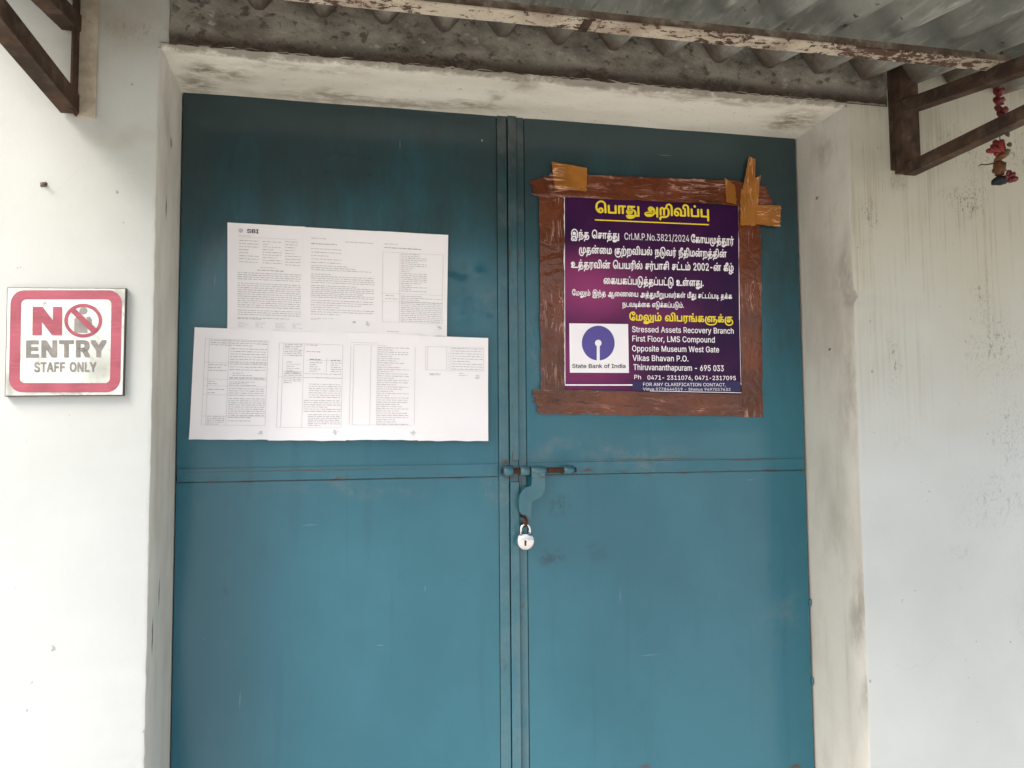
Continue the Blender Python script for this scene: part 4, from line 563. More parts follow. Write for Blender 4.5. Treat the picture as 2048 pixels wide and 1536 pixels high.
def pier(side):
    sgn = 1 if side > 0 else -1
    xe = XR if side > 0 else XL; xf = xe + sgn * 5; zs = []
    z = -.05
    while z < ZT + .01: zs.append(z); z += .02
    zs[-1] = ZT
    face, rev = MB(), MB()
    def edge(z):
        e = jit(z, 3 * side)
        if side > 0: e += .016 * math.exp(-((z - chip_z()) / .016) ** 2)
        if side > 0: e += .005 * math.exp(-((z - 2.15) / .2) ** 2) * noise.noise((0, 1, z * 14))
        return xe + e
    F_, C_, R_ = [], [], []
    for z in zs:
        e = edge(z); c = .006 + .003 * noise.noise((4 * side, z * 25, 0))
        F_.append([(xf, 0, z), (xe + sgn * .3, 0, z), (e + sgn * (c * 1.6), 0, z), (e + sgn * c * .5, c * .35, z)])
        w = .003 * noise.noise((side * 9, .3, z * 3))
        R_.append([(e + sgn * c * .5, c * .35, z), (e, c * 1.3, z), (xe + w, .08, z), (xe + w * .5, .17, z), (xe, .30, z)])
    for rows, mb in ((F_, face), (R_, rev)):
        V = [[mb.bm.verts.new(p) for p in row] for row in rows]
        for a in range(len(V) - 1):
            for b in range(len(V[0]) - 1):
                f = mb.bm.faces.new((V[a][b], V[a][b + 1], V[a + 1][b + 1], V[a + 1][b])); f.smooth = True
    return face, rev


for side in (-1, 1):
    face, rev = pier(side)
    sgn = side; xe = XR if side > 0 else XL
    # the masonry above the pier and its core behind
    face.face([(xe + sgn * 5, 0, ZT), (xe, 0, ZT), (xe, 0, TOP), (xe + sgn * 5, 0, TOP)])
    face.face([(xe + sgn * .0, .30, -.05), (xe + sgn * .0, BACK, -.05), (xe + sgn * .0, BACK, ZT), (xe + sgn * .0, .30, ZT)])
    face.face([(xe, BACK, -.05), (xe + sgn * 5, BACK, -.05), (xe + sgn * 5, BACK, TOP), (xe, BACK, TOP)])
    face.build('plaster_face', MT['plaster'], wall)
    rev.build('door_reveal', MT['reveal'], wall)
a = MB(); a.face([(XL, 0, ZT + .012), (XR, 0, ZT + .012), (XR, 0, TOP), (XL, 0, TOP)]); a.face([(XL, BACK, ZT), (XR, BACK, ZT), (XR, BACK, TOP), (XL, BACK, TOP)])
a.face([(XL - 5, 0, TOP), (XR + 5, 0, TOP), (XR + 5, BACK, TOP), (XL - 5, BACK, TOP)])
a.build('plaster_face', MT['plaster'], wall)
# soffit of the opening: white, uneven front lip
a = MB()
def sof(u, v):
    x = XL + u * (XR - XL); y = -.006 + v * (BACK + .006); zz = ZT + .0025 * noise.noise((x * 5, y * 9, 3))
    if v == 0: zz += .010 + .005 * noise.noise((x * 26, 0, 1)) + .0045 * noise.noise((x * 80, 0, 7))
    return (x, y + (.004 * noise.noise((x * 22, 4, 4)) if v < .06 else 0), zz)
a.grid(220, 24, sof)
a.build('soffit', MT['soffit'], wall)
# bare concrete lintel, a few millimetres proud of the plaster
a = MB()
x0, x1, z0, z1 = .022, 1.984, ZT + .008, 2.86
def lin(u, v):
    x = x0 + u * (x1 - x0); zz = z0 + v * (z1 - z0); y = -.005 - .0022 * noise.noise((x * 7, 0, zz * 12)) - .0016 * noise.noise((x * 30, 3, zz * 30))
    if v == 0: zz += .002 * noise.noise((x * 40, 2, 0)) - (.0 if x < XR else -.004)
    if u in (0, 1): x += .005 * noise.noise((0, 5, zz * 22))
    return (x, y, zz)
a.grid(200, 44, lin)
a.face([(x0, -.005, z0), (x1, -.005, z0), (x1, .004, z0), (x0, .004, z0)])
a.face([(x1, -.005, z0), (x1, .004, z0), (x1, .004, z1), (x1, -.005, z1)]); a.face([(x0, -.005, z0), (x0, .004, z0), (x0, .004, z1), (x0, -.005, z1)])
a.build('concrete_lintel', MT['lintel'], wall, 'bare grey concrete lintel, black with dirt along its lower edge')
# rust bleeding nail left in the wall
p = at(90, 368, 0)
t = thing('wall_nail', 'small rusty nail stub in the white wall below the left bracket', 'nail', (p.x, 0, p.z))
a = MB(); a.tube([(p.x, .01, p.z), (p.x, -.007, p.z), (p.x + .004, -.011, p.z - .003), (p.x + .009, -.012, p.z - .002)], [.0022, .0022, .002, .0015], 8)
a.build('shank', MT['rodrust'], t)
a = MB(); a.blob((p.x - .003, -.001, p.z - .002), (.0075, .003, .006), 5, .7, 2, 2.5); a.build('wall_plug', MT['edge'], t)

# ---------------------------------------------------------------- the steel double door
door = thing('double_door', 'teal painted double steel door with a padlocked slide bolt, closed', 'door', (.925, D, 0))
ZR0, ZR1 = 1.386, 1.421            # horizontal flat bar
S0, S1, S2, S3 = .8735, .9035, .9300, .9555


def panel(mb, x0, x1, z0, z1, seed):
    def fn(u, v):
        x = x0 + u * (x1 - x0); z = z0 + v * (z1 - z0)
        e = min(1, min(u, 1 - u) * 12) * min(1, min(v, 1 - v) * 12)
        y = D + e * (.0055 * noise.noise((x * 1.7 + seed, 0, z * 1.5)) + .0016 * noise.noise((x * 5, seed, z * 4)))
        for px, py, rr, dp in ((925, 545, .02, .003), (960, 548, .014, -.0026), (978, 622, .016, .003), (925, 635, .016, -.0026), (905, 540, .011, .003), (940, 590, .022, .0035), (952, 612, .009, .0025), (912, 600, .009, .002), (1565, 650, .05, .001), (1420, 1000, .1, .0012), (700, 1150, .12, .0012)):
            c = at(px, py, D); y += dp * math.exp(-((x - c.x) ** 2 + (z - c.z) ** 2) / (rr * rr)) * (1 if dp > 0 else 1)
        return (x, y, z)
    mb.grid(90, 110, fn)


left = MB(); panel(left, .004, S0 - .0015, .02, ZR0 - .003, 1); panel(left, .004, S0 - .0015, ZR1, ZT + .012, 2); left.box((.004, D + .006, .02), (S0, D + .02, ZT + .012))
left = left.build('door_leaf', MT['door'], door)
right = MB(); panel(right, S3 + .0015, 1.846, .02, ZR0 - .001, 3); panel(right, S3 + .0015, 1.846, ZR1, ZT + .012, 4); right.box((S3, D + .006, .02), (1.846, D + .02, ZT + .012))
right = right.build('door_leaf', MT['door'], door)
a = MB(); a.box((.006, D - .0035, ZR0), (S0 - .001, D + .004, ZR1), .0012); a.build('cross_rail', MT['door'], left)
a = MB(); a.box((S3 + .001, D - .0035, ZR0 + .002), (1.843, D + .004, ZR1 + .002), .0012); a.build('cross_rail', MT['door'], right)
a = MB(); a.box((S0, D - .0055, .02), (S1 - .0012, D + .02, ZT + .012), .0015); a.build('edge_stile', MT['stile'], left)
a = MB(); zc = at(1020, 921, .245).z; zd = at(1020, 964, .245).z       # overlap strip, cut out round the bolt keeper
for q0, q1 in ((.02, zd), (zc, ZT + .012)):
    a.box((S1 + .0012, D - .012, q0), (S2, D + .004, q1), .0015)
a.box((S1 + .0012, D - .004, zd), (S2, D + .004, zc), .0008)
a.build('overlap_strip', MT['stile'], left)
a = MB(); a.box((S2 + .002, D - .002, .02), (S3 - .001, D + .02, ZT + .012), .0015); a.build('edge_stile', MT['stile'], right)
a = MB(); a.box((XL, D + .022, 0), (XR, D + .05, ZT + .02)); a.build('dark_backing', MT['inside'], door)  # dark slab added behind both leaves, its colour standing in for the unlit room
for py in (1205, 1363):
    c = at(1629, py, .25); a = MB(); a.tube([(1.8475, .2545, c.z - .009), (1.8475, .2545, c.z + .009)], .0035, 10); a.build('hinge', MT['stile'], right)

# slide bolt
YB = .226
bolt = thing('slide_bolt', '', 'x'); del bolt['label'], bolt['category']
bolt.parent = door
bz = at(1075, 941, YB).z
def bx(px): return at(px, 941, YB).x
bolt.location = Vector((bx(1075), YB, bz)) - door.location
a = MB(); a.tube([(bx(1003), YB, bz), (bx(1018), YB, bz), (bx(1090), YB, bz)], .0078, 14); a.build('bolt_rod', MT['rodrust'], bolt, 'rusty bolt rod')
a = MB(); a.tube([(bx(1088), YB, bz + .0002), (bx(1152), YB, bz)], [.0075, .0072], 14); a.build('bolt_rod', MT['rodrust'], bolt)
for q0, q1, rr in ((1006, 1025, .0155), (1040, 1058, .0140), (1127, 1147, .0125)):
    a = MB()
    prof = [(YB - rr * math.cos(t * math.pi / 12), bz + rr * math.sin(t * math.pi / 12)) for t in range(-6, 7)]
    prof = [(D - .002, bz - rr)] + prof + [(D - .002, bz + rr)]
    va = [a.bm.verts.new((bx(q0), y, z)) for y, z in prof]; vb = [a.bm.verts.new((bx(q1), y, z)) for y, z in prof]
    a.bm.faces.new(va); a.bm.faces.new(vb[::-1])
    for i in range(len(prof)): f = a.bm.faces.new((va[i], vb[i], vb[(i + 1) % len(prof)], va[(i + 1) % len(prof)])); f.smooth = 0 < i < 13
    a.build('bolt_keeper', MT['stile'], bolt)
YH = .218
a = MB(); a.tube([(bx(1061), YB, bz), (bx(1092), YB, bz)], .0105, 16)
L = [(1063, 941), (1064, 970), (1061, 973), (1052, 975), (1044, 982), (1039, 992), (1038, 1005), (1039, 1022), (1043, 1028), (1047, 1031), (1051, 1027), (1053.5, 1031), (1053, 1040), (1062, 1040), (1063, 1002), (1075, 999), (1084, 993), (1089, 985), (1090.5, 972), (1090, 941)]
a.prism([(at(x, y, YH).x, at(x, y, YH).z) for x, y in L], YH, YH + .006, .001)
a.build('hasp_arm', MT['stile'], bolt)
st = at(1049, 1043, .225)
a = MB(); a.tube([(st.x, D, st.z + .012), (st.x, .222, st.z + .012), (st.x, .206, st.z + .008), (st.x, .203, st.z), (st.x, .206, st.z - .008), (st.x, .222, st.z - .012), (st.x, D, st.z - .012)], .0042, 10)
a.build('staple', MT['rodrust'], bolt)

# padlock hanging from the staple
YL = .212
pc = at(1051, 1082, YL); pr = at(1069, 1082, YL).x - pc.x
lock = thing('padlock', 'small round chrome padlock hanging from the bolt hasp, keyhole at front', 'padlock', (pc.x, YL, pc.z))
a = MB(); prof = [(0, -.0125), (.35, -.0122), (.7, -.0105), (.9, -.0075), (1, -.003), (1, .004), (.9, .0085), (.6, .0115), (0, .0125)]
def lk(u, v):
    k = v * (len(prof) - 1); i = min(int(k), len(prof) - 2); t = k - i
    rr = (prof[i][0] * (1 - t) + prof[i + 1][0] * t) * pr; y = prof[i][1] * (1 - t) + prof[i + 1][1] * t
    an = u * 2 * math.pi; x, z = rr * math.cos(an), rr * math.sin(an)
    if z > .78 * pr: z = .78 * pr + (z - .78 * pr) * .25
    return (pc.x + x, YL + y, pc.z + z)
a.grid(40, 24, lk); bmesh.ops.remove_doubles(a.bm, verts=a.bm.verts, dist=.00005)
a.build('lock_body', MT['steel'], lock)
sx = at(1060, 1060, YL).x - pc.x; zt_ = at(1050, 1050, YL).z
pts = [(pc.x - sx, YL, pc.z + pr * .7)] + [(pc.x + sx * .98 * math.cos(math.pi - t * math.pi / 12), YL, zt_ - sx + sx * 1.15 * math.sin(t * math.pi / 12)) for t in range(13)] + [(pc.x + sx, YL, pc.z + pr * .7)]
a = MB(); a.tube(pts, .0034, 12); a.build('shackle', MT['steel'], lock)
a = MB(); k = at(1051, 1086, YL - .013)
a.prism([(k.x + .0032 * math.cos(t * .5236), k.z + .004 + .0034 * math.sin(t * .5236)) for t in range(-1, 8)] + [(k.x - .0025, k.z - .008), (k.x + .0025, k.z - .008)], YL - .0132, YL - .0118)
a.build('keyhole', MT['dark'], lock)
a = MB(); c = at(1050, 1071, YL - .0115); a.box((c.x - .007, YL - .0118, c.z - .0035), (c.x + .007, YL - .0100, c.z + .0035), .0006); a.build('maker_plate', MT['steel'], lock)


# ---------------------------------------------------------------- lettering
def contours(key):
    parts = GLYPHS[key].split(';'); cs = []
    for c in parts[1:]:
        pts = [Vector(tuple(map(int, q.split(',')))) for q in c.split()]; n = len(pts)
        cs.append((sum(pts[i - 1].x * pts[i].y - pts[i].x * pts[i - 1].y for i in range(n)), pts))
    return int(parts[0]), cs


def inside(p, poly):
    c = False; j = len(poly) - 1
    for i in range(len(poly)):
        a, b = poly[i], poly[j]
        if (a.y > p.y) != (b.y > p.y) and p.x < (b.x - a.x) * (p.y - a.y) / (b.y - a.y) + a.x: c = not c
        j = i
    return c


def text(mb, keys, P, Q, Y, height, ref, e=0, space=300, track=0):
    """letters along the baseline P->Q on the plane y=Y; height in metres of a letter ref units tall"""
    adv = 0; seq = []
    for k in keys:
        if k in '_ ' : adv += space; continue
        w, cs = contours(k); seq.append((adv, cs)); adv += w + track
    u = Vector((Q.x - P.x, Q.z - P.z)); L_ = u.length; u /= L_; v = Vector((-u.y, u.x)); kx = L_ / adv; ky = height / ref
    n = 0
    for off, cs in seq:
        outs = [c for a_, c in cs if a_ < 0]; holes = [c for a_, c in cs if a_ >= 0]
        for oc in outs:
            hs_ = [h for h in holes if inside(h[0], oc)]
            polys = [oc] + hs_; flat_ = [p for q in polys for p in q]
            tris = [t for t in tessellate_polygon([[Vector((p.x, p.y, 0)) for p in q] for q in polys]) if len({*t}) == 3]
            # heavier weights: the same outline struck several times, a few hundredths of a millimetre apart
            strikes = [(0, 0)] if e < 3 else [(-e, 0), (e, 0), (0, e * .8), (0, -e * .8)] if e < 40 else [(a_ * e, b_ * e * .8) for a_ in (-1, 0, 1) for b_ in (-1, 1)]
            for sx_, sy_ in strikes:
                n += 1; yy = Y - .00003 * (n % 7)
                vv = [mb.bm.verts.new((P.x + u.x * (p.x + sx_ + off) * kx + v.x * (p.y + sy_) * ky, yy, P.z + u.y * (p.x + sx_ + off) * kx + v.y * (p.y + sy_) * ky)) for p in flat_]
                for t in tris:
                    try: mb.bm.faces.new([vv[i] for i in t])
                    except ValueError: pass


def chars(s): return ['_' if c == ' ' else c for c in s]


def quad(mb, P4, Y, y2=None):
    """a printed patch through four measured corners, a hair of thickness"""
    mb.face([(p.x, Y, p.z) for p in P4])


def bar(mb, x0, x1, z, h, Y, z1=None):
    z1 = z if z1 is None else z1
    mb.face([(x0, Y, z), (x1, Y, z1), (x1, Y, z1 + h), (x0, Y, z + h)])


# ---------------------------------------------------------------- NO ENTRY sign
YS = -.014
def sg(X, Y_): return at(X / 5.484, 540 + Y_ / 5.484, YS)
c = sg(715, 790)
sign = thing('no_entry_sign', 'square white sign with faded red border reading NO ENTRY STAFF ONLY', 'sign', (c.x, 0, c.z))
co = [sg(75, 190), sg(1382, 197), sg(1352, 1377), sg(48, 1387)]
a = MB(); a.prism([(p.x, p.z) for p in co], YS + .0008, -.001, .0012); a.build('backing_board', MT['edge'], sign)
a = MB(); m_ = .0018; cen = sum(co, Vector()) / 4
a.prism([((p.x - cen.x) * .984 + cen.x, (p.z - cen.z) * .984 + cen.z) for p in co], YS, YS + .002); a.build('sign_face', MT['board'], sign)


def rrect(X0, Y0, X1, Y1, R_, shear, n=8):
    """rounded rectangle measured on the sign; shear follows the sign's own tilt"""
    pts = []
    for cx_, cy_, a0 in ((X1 - R_, Y0 + R_, -90), (X1 - R_, Y1 - R_, 0), (X0 + R_, Y1 - R_, 90), (X0 + R_, Y0 + R_, 180)):
        for i in range(n + 1):
            t = math.radians(a0 + 90 * i / n); x = cx_ + R_ * math.cos(t); y = cy_ + R_ * math.sin(t)
            pts.append(sg(x - shear * (y - 225) / 1100, y))
    return pts


a = MB(); A_ = rrect(118, 222, 1340, 1342, 150, 22); B_ = rrect(236, 322, 1226, 1240, 55, 22)
n = len(A_)
va = [a.bm.verts.new((p.x, YS - .0004, p.z)) for p in A_]; vb = [a.bm.verts.new((p.x, YS - .0004, p.z)) for p in B_]
for i in range(n): a.bm.faces.new((va[i], va[(i + 1) % n], vb[(i + 1) % n], vb[i]))
text(a, ['N'], sg(345, 697), sg(690, 697), YS - .0004, sg(0, 420).z - sg(0, 697).z, 728, 64)
def ring(mb, X, Y_, rx, ry, th, n=48):
    o_ = [sg(X + rx * math.cos(2 * math.pi * i / n), Y_ + ry * math.sin(2 * math.pi * i / n)) for i in range(n)]
    i_ = [sg(X + (rx - th) * math.cos(2 * math.pi * i / n), Y_ + (ry - th) * math.sin(2 * math.pi * i / n)) for i in range(n)]
    v0 = [mb.bm.verts.new((p.x, YS - .0004, p.z)) for p in o_]; v1 = [mb.bm.verts.new((p.x, YS - .0004, p.z)) for p in i_]
    for i in range(n): mb.bm.faces.new((v0[i], v0[(i + 1) % n], v1[(i + 1) % n], v1[i]))
ring(a, 913, 556, 208, 186, 38)
quad(a, [sg(765, 450), sg(815, 412), sg(1070, 655), sg(1015, 695)], YS - .0009)
a.build('red_print', MT['red'], sign)
a = MB(); h = sg(0, 780).z - sg(0, 950).z
text(a, chars('ENTRY'), sg(278, 952), sg(1180, 945), YS - .0005, h, 728, 58, track=70)
text(a, chars('STAFF ONLY'), sg(372, 1116), sg(1058, 1112), YS - .0005, sg(0, 1015).z - sg(0, 1116).z, 728, 40, space=420, track=30)
a.build('grey_lettering', MT['grey'], sign)
a = MB()
a.face([(p.x, YS - .0003, p.z) for p in (sg(915 + 46 * math.cos(t * .2618), 448 + 40 * math.sin(t * .2618)) for t in range(24))])
for q in ([(815, 690), (815, 540), (845, 508), (880, 500), (880, 690)], [(880, 530), (960, 620), (960, 690), (880, 690)], [(945, 515), (985, 510), (1008, 545), (1008, 605), (960, 560)], ):
    quad(a, [sg(*p) for p in q], YS - .0003)
a.build('pictogram', MT['grey'], sign)

# ---------------------------------------------------------------- paper notices
YP = D - .0055
LT, LT2, LB, LB2 = at(455, 445, YP), at(896, 470, YP), at(455, 660, YP), at(893, 673, YP)
UT, UT2, UB, UB2 = at(390, 655, YP), at(975, 676, YP), at(379, 879, YP), at(975, 881, YP)


def page(tl, tr, bl, br, Y, label, seed, writer, dz=0):
    tl, tr, bl, br = [p + Vector((0, 0, dz)) for p in (tl, tr, bl, br)]
    t = thing('paper_notice', label, 'notice', ((tl.x + tr.x) / 2, Y, bl.z), 'typed notice pages taped to the left door leaf')
    def pos(u, v, lift=0):
        x = (tl.x * (1 - u) + tr.x * u) * (1 - v) + (bl.x * (1 - u) + br.x * u) * v
        z = (tl.z * (1 - u) + tr.z * u) * (1 - v) + (bl.z * (1 - u) + br.z * u) * v
        y = Y - .0016 * (noise.noise((u * 2.2 + seed, v * 2.0, seed)) + .5) - .0022 * max(0, u - .9) * 10 * (.5 + noise.noise((seed, v * 3, 2))) - .016 * max(0, v - .84) ** 1.5 * 12 * (noise.noise((u * 4 + seed * 2, 0, 1)) * .5 + .35)
        if v == 1: z += .0022 * noise.noise((u * 5 + seed * 3, 0, 0))
        return Vector((x, y - lift, z))
    a = MB(); a.grid(24, 30, lambda u, v: pos(u, v)); a.build('sheet', MT['paper'], t)
    rnd = random.Random(seed); mb = {'ink': MB(), 'faint': MB(), 'pale': MB()}
    def dash(u0, u1, v, h, ink='ink'):
        k = max(1, int((u1 - u0) / .08 + .5))
        for i in range(k):
            a0, a1 = u0 + (u1 - u0) * i / k, u0 + (u1 - u0) * (i + 1) / k
            mb[ink].face([pos(a0, v + h, .0009), pos(a1, v + h, .0009), pos(a1, v, .0009), pos(a0, v, .0009)])
    def lines(u0, u1, v0, v1, n, full=.75, h=.0044, ink='ink'):
        for i in range(n):
            v = v0 + (v1 - v0) * i / max(1, n - 1); end = u1 if rnd.random() < full else u0 + (u1 - u0) * rnd.uniform(.3, .85); u = u0
            while u < end - .008:
                w = min(rnd.uniform(.018, .075), end - u); dash(u, u + w, v, h * rnd.uniform(.75, 1.1), ink); u += w + .011
    def rule(u0, u1, v): dash(u0, u1, v, .0022, 'faint')
    def vrule(u, v0, v1):
        k = 10
        for i in range(k):
            a0, a1 = v0 + (v1 - v0) * i / k, v0 + (v1 - v0) * (i + 1) / k
            mb['faint'].face([pos(u, a1, .0008), pos(u + .004, a1, .0008), pos(u + .004, a0, .0008), pos(u, a0, .0008)])
    def stamp(u, v, r0):
        for i in range(14):
            an = rnd.uniform(0, 6.28); q = r0 * rnd.random() ** .5; dash(u + q * math.cos(an) - .012, u + q * math.cos(an) + .012, v + q * .7 * math.sin(an), .005, 'pale')
        mb['pale'].build('ink_stamp', MT['pale'], t); mb['pale'] = MB()
    writer(lines, rule, vrule, stamp, dash)
    for nm, lab in (('ink', None), ('faint', 'faint table rules'), ('pale', 'pale round stamp')):
        if len(mb[nm].bm.faces): mb[nm].build({'ink': 'printed_text', 'faint': 'table_rule', 'pale': 'faint_text'}[nm], MT[nm], t)
    return t, pos


def w1(lines, rule, vrule, stamp, dash):
    dash(.13, .30, .115, .003, 'faint'); rule(.14, .9, .128)
    lines(.15, .40, .16, .36, 8, .5); lines(.45, .70, .16, .36, 9, .5); lines(.74, .95, .15, .37, 9, .5)
    lines(.42, .62, .405, .405, 1, 1); lines(.38, .72, .43, .43, 1, 1, .007)
    lines(.13, .95, .46, .52, 4, .9); lines(.13, .95, .56, .78, 12, .95); lines(.13, .95, .81, .85, 3, .9); lines(.13, .8, .88, .89, 2, .5)
    for u in (.14, .36, .62, .84): lines(u, u + .13, .925, .965, 4, .6, .004, 'pale')
def w2(lines, rule, vrule, stamp, dash):
    lines(.10, .30, .10, .10, 1, 1); lines(.10, .44, .15, .15, 1, 1, .008); lines(.10, .5, .20, .33, 5, .6)
    lines(.55, .93, .12, .12, 1, 1); lines(.10, .92, .36, .40, 3, .8); lines(.10, .95, .44, .52, 5, .7); lines(.10, .95, .55, .66, 7, .8); lines(.10, .95, .69, .82, 7, .75); lines(.10, .4, .86, .87, 2, .5, .004, 'pale')
    stamp(.86, .90, .035); stamp(.68, .885, .015)
def w3(lines, rule, vrule, stamp, dash):
    lines(.10, .3, .12, .12, 1, 1); lines(.10, .62, .155, .155, 1, 1, .007); rule(.08, .93, .2); rule(.08, .93, .6); rule(.08, .93, .68); rule(.08, .93, .875)
    for u in (.08, .32, .93): vrule(u, .2, .875)
    lines(.34, .70, .21, .57, 20, .45); lines(.12, .3, .62, .65, 2, .5); lines(.34, .92, .62, .86, 14, .8)
    stamp(.9, .91, .03); lines(.15, .32, .965, .965, 1, 1, .006, 'pale')
def w4(lines, rule, vrule, stamp, dash):
    for v in (.1, .31, .46, .52, .6, .79, .87): rule(.14, .93, v)
    for u in (.14, .19, .44, .93): vrule(u, .1, .87)
    lines(.21, .92, .11, .15, 3, .9); lines(.46, .92, .18, .30, 6, .9); lines(.2, .42, .33, .38, 3, .8); lines(.46, .92, .32, .37, 3, .9); lines(.5, .75, .40, .42, 2, .8); lines(.46, .92, .44, .45, 2, .8); lines(.2, .42, .48, .5, 2, .6)
    lines(.46, .8, .48, .51, 3, .8); lines(.2, .42, .55, .58, 2, .5); lines(.46, .9, .54, .60, 4, .8); lines(.46, .92, .63, .78, 9, .9); lines(.2, .42, .79, .86, 5, .8); lines(.46, .75, .8, .83, 2, .5); stamp(.88, .93, .03)
def w5(lines, rule, vrule, stamp, dash):
    for v in (.11, .42, .88): rule(.1, .93, v)
    for u in (.1, .15, .42, .93): vrule(u, .11, .88)
    lines(.17, .4, .12, .22, 7, .7); lines(.45, .7, .12, .18, 2, .4); lines(.2, .38, .28, .38, 6, .7, .005, 'faint'); lines(.17, .4, .37, .47, 7, .75)
    lines(.5, .64, .25, .25, 1, 1, .009); lines(.78, .9, .255, .255, 1, 1, .009); lines(.5, .66, .28, .36, 5, .6); lines(.78, .92, .28, .36, 5, .6); rule(.45, .92, .26); vrule(.72, .24, .37)
    lines(.44, .92, .385, .42, 2, .9); lines(.5, .92, .48, .6, 7, .85); lines(.44, .92, .63, .73, 6, .85); lines(.5, .92, .76, .86, 7, .9); stamp(.86, .92, .032)
def w6(lines, rule, vrule, stamp, dash):
    rule(.1, .55, .11); rule(.06, .42, .09); rule(.1, .9, .86)
    for u in (.06, .1, .33, .42, .93): vrule(u, .12, .86)
    lines(.43, .85, .13, .85, 36, .6); stamp(.92, .93, .03)
def w7(lines, rule, vrule, stamp, dash):
    rule(.1, .93, .1); rule(.1, .93, .325)
    for u in (.1, .13, .4, .46, .93): vrule(u, .1, .325)
    lines(.48, .92, .11, .31, 9, .85); lines(.42, .44, .16, .3, 6, 1, .004, 'faint'); lines(.16, .32, .36, .37, 2, .9); lines(.58, .70, .35, .37, 2, .9); stamp(.84, .38, .03)


def lerp(a, b, t): return a * (1 - t) + b * t
UL = ['typed letter page with a bank letterhead, top left of the paper cluster', 'typed page of short paragraphs, middle of the upper paper row', 'typed page with a large table, right end of the upper paper row']
DZ = (0, -.0012, -.0008, 0, -.0018, .0006, -.0012)
for i, (w, l) in enumerate(zip((w1, w2, w3), UL)):
    u0, u1 = i / 3, (i + 1) / 3 + (.006 if i < 2 else 0)
    t, pos = page(lerp(LT, LT2, u0), lerp(LT, LT2, u1), lerp(LB, LB2, u0), lerp(LB, LB2, u1), YP - .0013 * i, l, 11 + i, w, DZ[i])
    if i == 0:
        a = MB(); A_, B_ = pos(.245, .088, .001), pos(.40, .088, .001); text(a, chars('SBI'), A_, B_, A_.y, .0105, 728, 30); a.build('letterhead', MT['black'], t)
        a = MB(); c = pos(.17, .07, .001); a.face([(c.x + .006 * math.cos(q * .35), c.y, c.z + .006 * math.sin(q * .35)) for q in range(18)]); a.build('letterhead_disc', MT['pale'], t)
LL = ['densely typed table page, left end of the lower paper row', 'typed page with a small inner table, second from left in the lower row', 'typed page with one long list, third from left in the lower row', 'mostly blank page with a short table at its top, lower right corner']
for i, (w, l) in enumerate(zip((w4, w5, w6, w7), LL)):
    u0, u1 = i / 4, (i + 1) / 4 + (.006 if i < 3 else 0)
    page(lerp(UT, UT2, u0), lerp(UT, UT2, u1), lerp(UB, UB2, u0), lerp(UB, UB2, u1), YP - .0045 - .0013 * i, l, 31 + i, w, DZ[i + 3])

# ---------------------------------------------------------------- purple public notice
YN = D - .0045
pc4 = [at(1122, 389, YN), at(1480, 414, YN), at(1486, 790, YN), at(1123, 778, YN)]
c = (pc4[2] + pc4[3]) / 2
post = thing('public_notice_poster', 'purple public notice in Tamil and English with a blue bank emblem', 'poster', (c.x, YN, c.z))
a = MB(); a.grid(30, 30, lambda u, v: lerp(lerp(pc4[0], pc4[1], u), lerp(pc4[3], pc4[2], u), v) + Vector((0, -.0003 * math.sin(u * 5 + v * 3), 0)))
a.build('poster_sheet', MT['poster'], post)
YT = YN - .0009
def z1(X, Y_): return at(1040 + X / 3.657, 300 + Y_ / 3.657, YT)
def z2(X, Y_): return at(1040 + X / 3.657, 570 + Y_ / 3.657, YT)
def hh(px): return px * .00148
TK = {k: v.split() for k, v in TAMIL.items()}
a = MB()
text(a, TK['heading'], z1(550, 457), z1(1388, 492), YT, hh(16.2), 554, 36, 330)
a.build('heading_lettering', MT['yellow'], post)
a = MB(); text(a, TK['y2'], z2(798, 258), z2(1560, 274), YT, hh(11.6), 554, 36, 330); a.build('subheading_lettering', MT['yellow'], post)
a = MB(); p, q = z1(548, 507), z1(1382, 543); bar(a, p.x, q.x, p.z - .0035, .0038, YT, q.z - .0035)
a.build('heading_underline', MT['yellow'], post)
a = MB()
W_ = [('l1a', z1, 372, 640, 728, 652, 11.5, 32), ('l1b', z1, 1250, 676, 1564, 690, 11.5, 32), ('l2', z1, 430, 753, 1512, 785, 11.5, 32), ('l3', z1, 372, 860, 1564, 886, 11.5, 32),
      ('l4', z1, 610, 978, 1345, 996, 11.2, 32), ('l5', z2, 380, 75, 1552, 101, 8.2, 28), ('l6', z2, 748, 158, 1200, 166, 8.0, 28)]
for k, zf, xa, ya, xb, yb, h, e in W_: text(a, TK[k], zf(xa, ya), zf(xb, yb), YT, hh(h), 554, e, 360)
for s, zf, xa, ya, xb, yb, h, e in (('Crl.M.P.No.3821/2024', z1, 762, 655, 1240, 672, 14, 4), ('Stressed Assets Recovery Branch', z2, 818, 344, 1566, 356, 11.6, 18), ('First Floor, LMS Compound', z2, 818, 412, 1428, 421, 11.6, 18), ('Opposite Museum West Gate', z2, 818, 484, 1458, 493, 11.6, 18),
                                 ('Vikas Bhavan P.O.', z2, 823, 554, 1234, 559, 11.6, 18), ('Thiruvananthapuram - 695 033', z2, 828, 621, 1494, 630, 11.6, 18), ('Ph', z2, 832, 688, 888, 689, 8.5, 8), ('0471- 2311076, 0471-2317095', z2, 930, 692, 1582, 696, 8.6, 16)):
    text(a, chars(s), zf(xa, ya), zf(xb, yb), YT, hh(h), 728, e)
a.build('white_lettering', MT['white'], post)
a = MB()   # printed frame line: left, bottom and a short run at right
def pl(P, Q, w):
    d = Vector((Q.x - P.x, 0, Q.z - P.z)).normalized(); n_ = Vector((-d.z, 0, d.x)) * w / 2
    a.face([P + n_, Q + n_, Q - n_, P - n_])
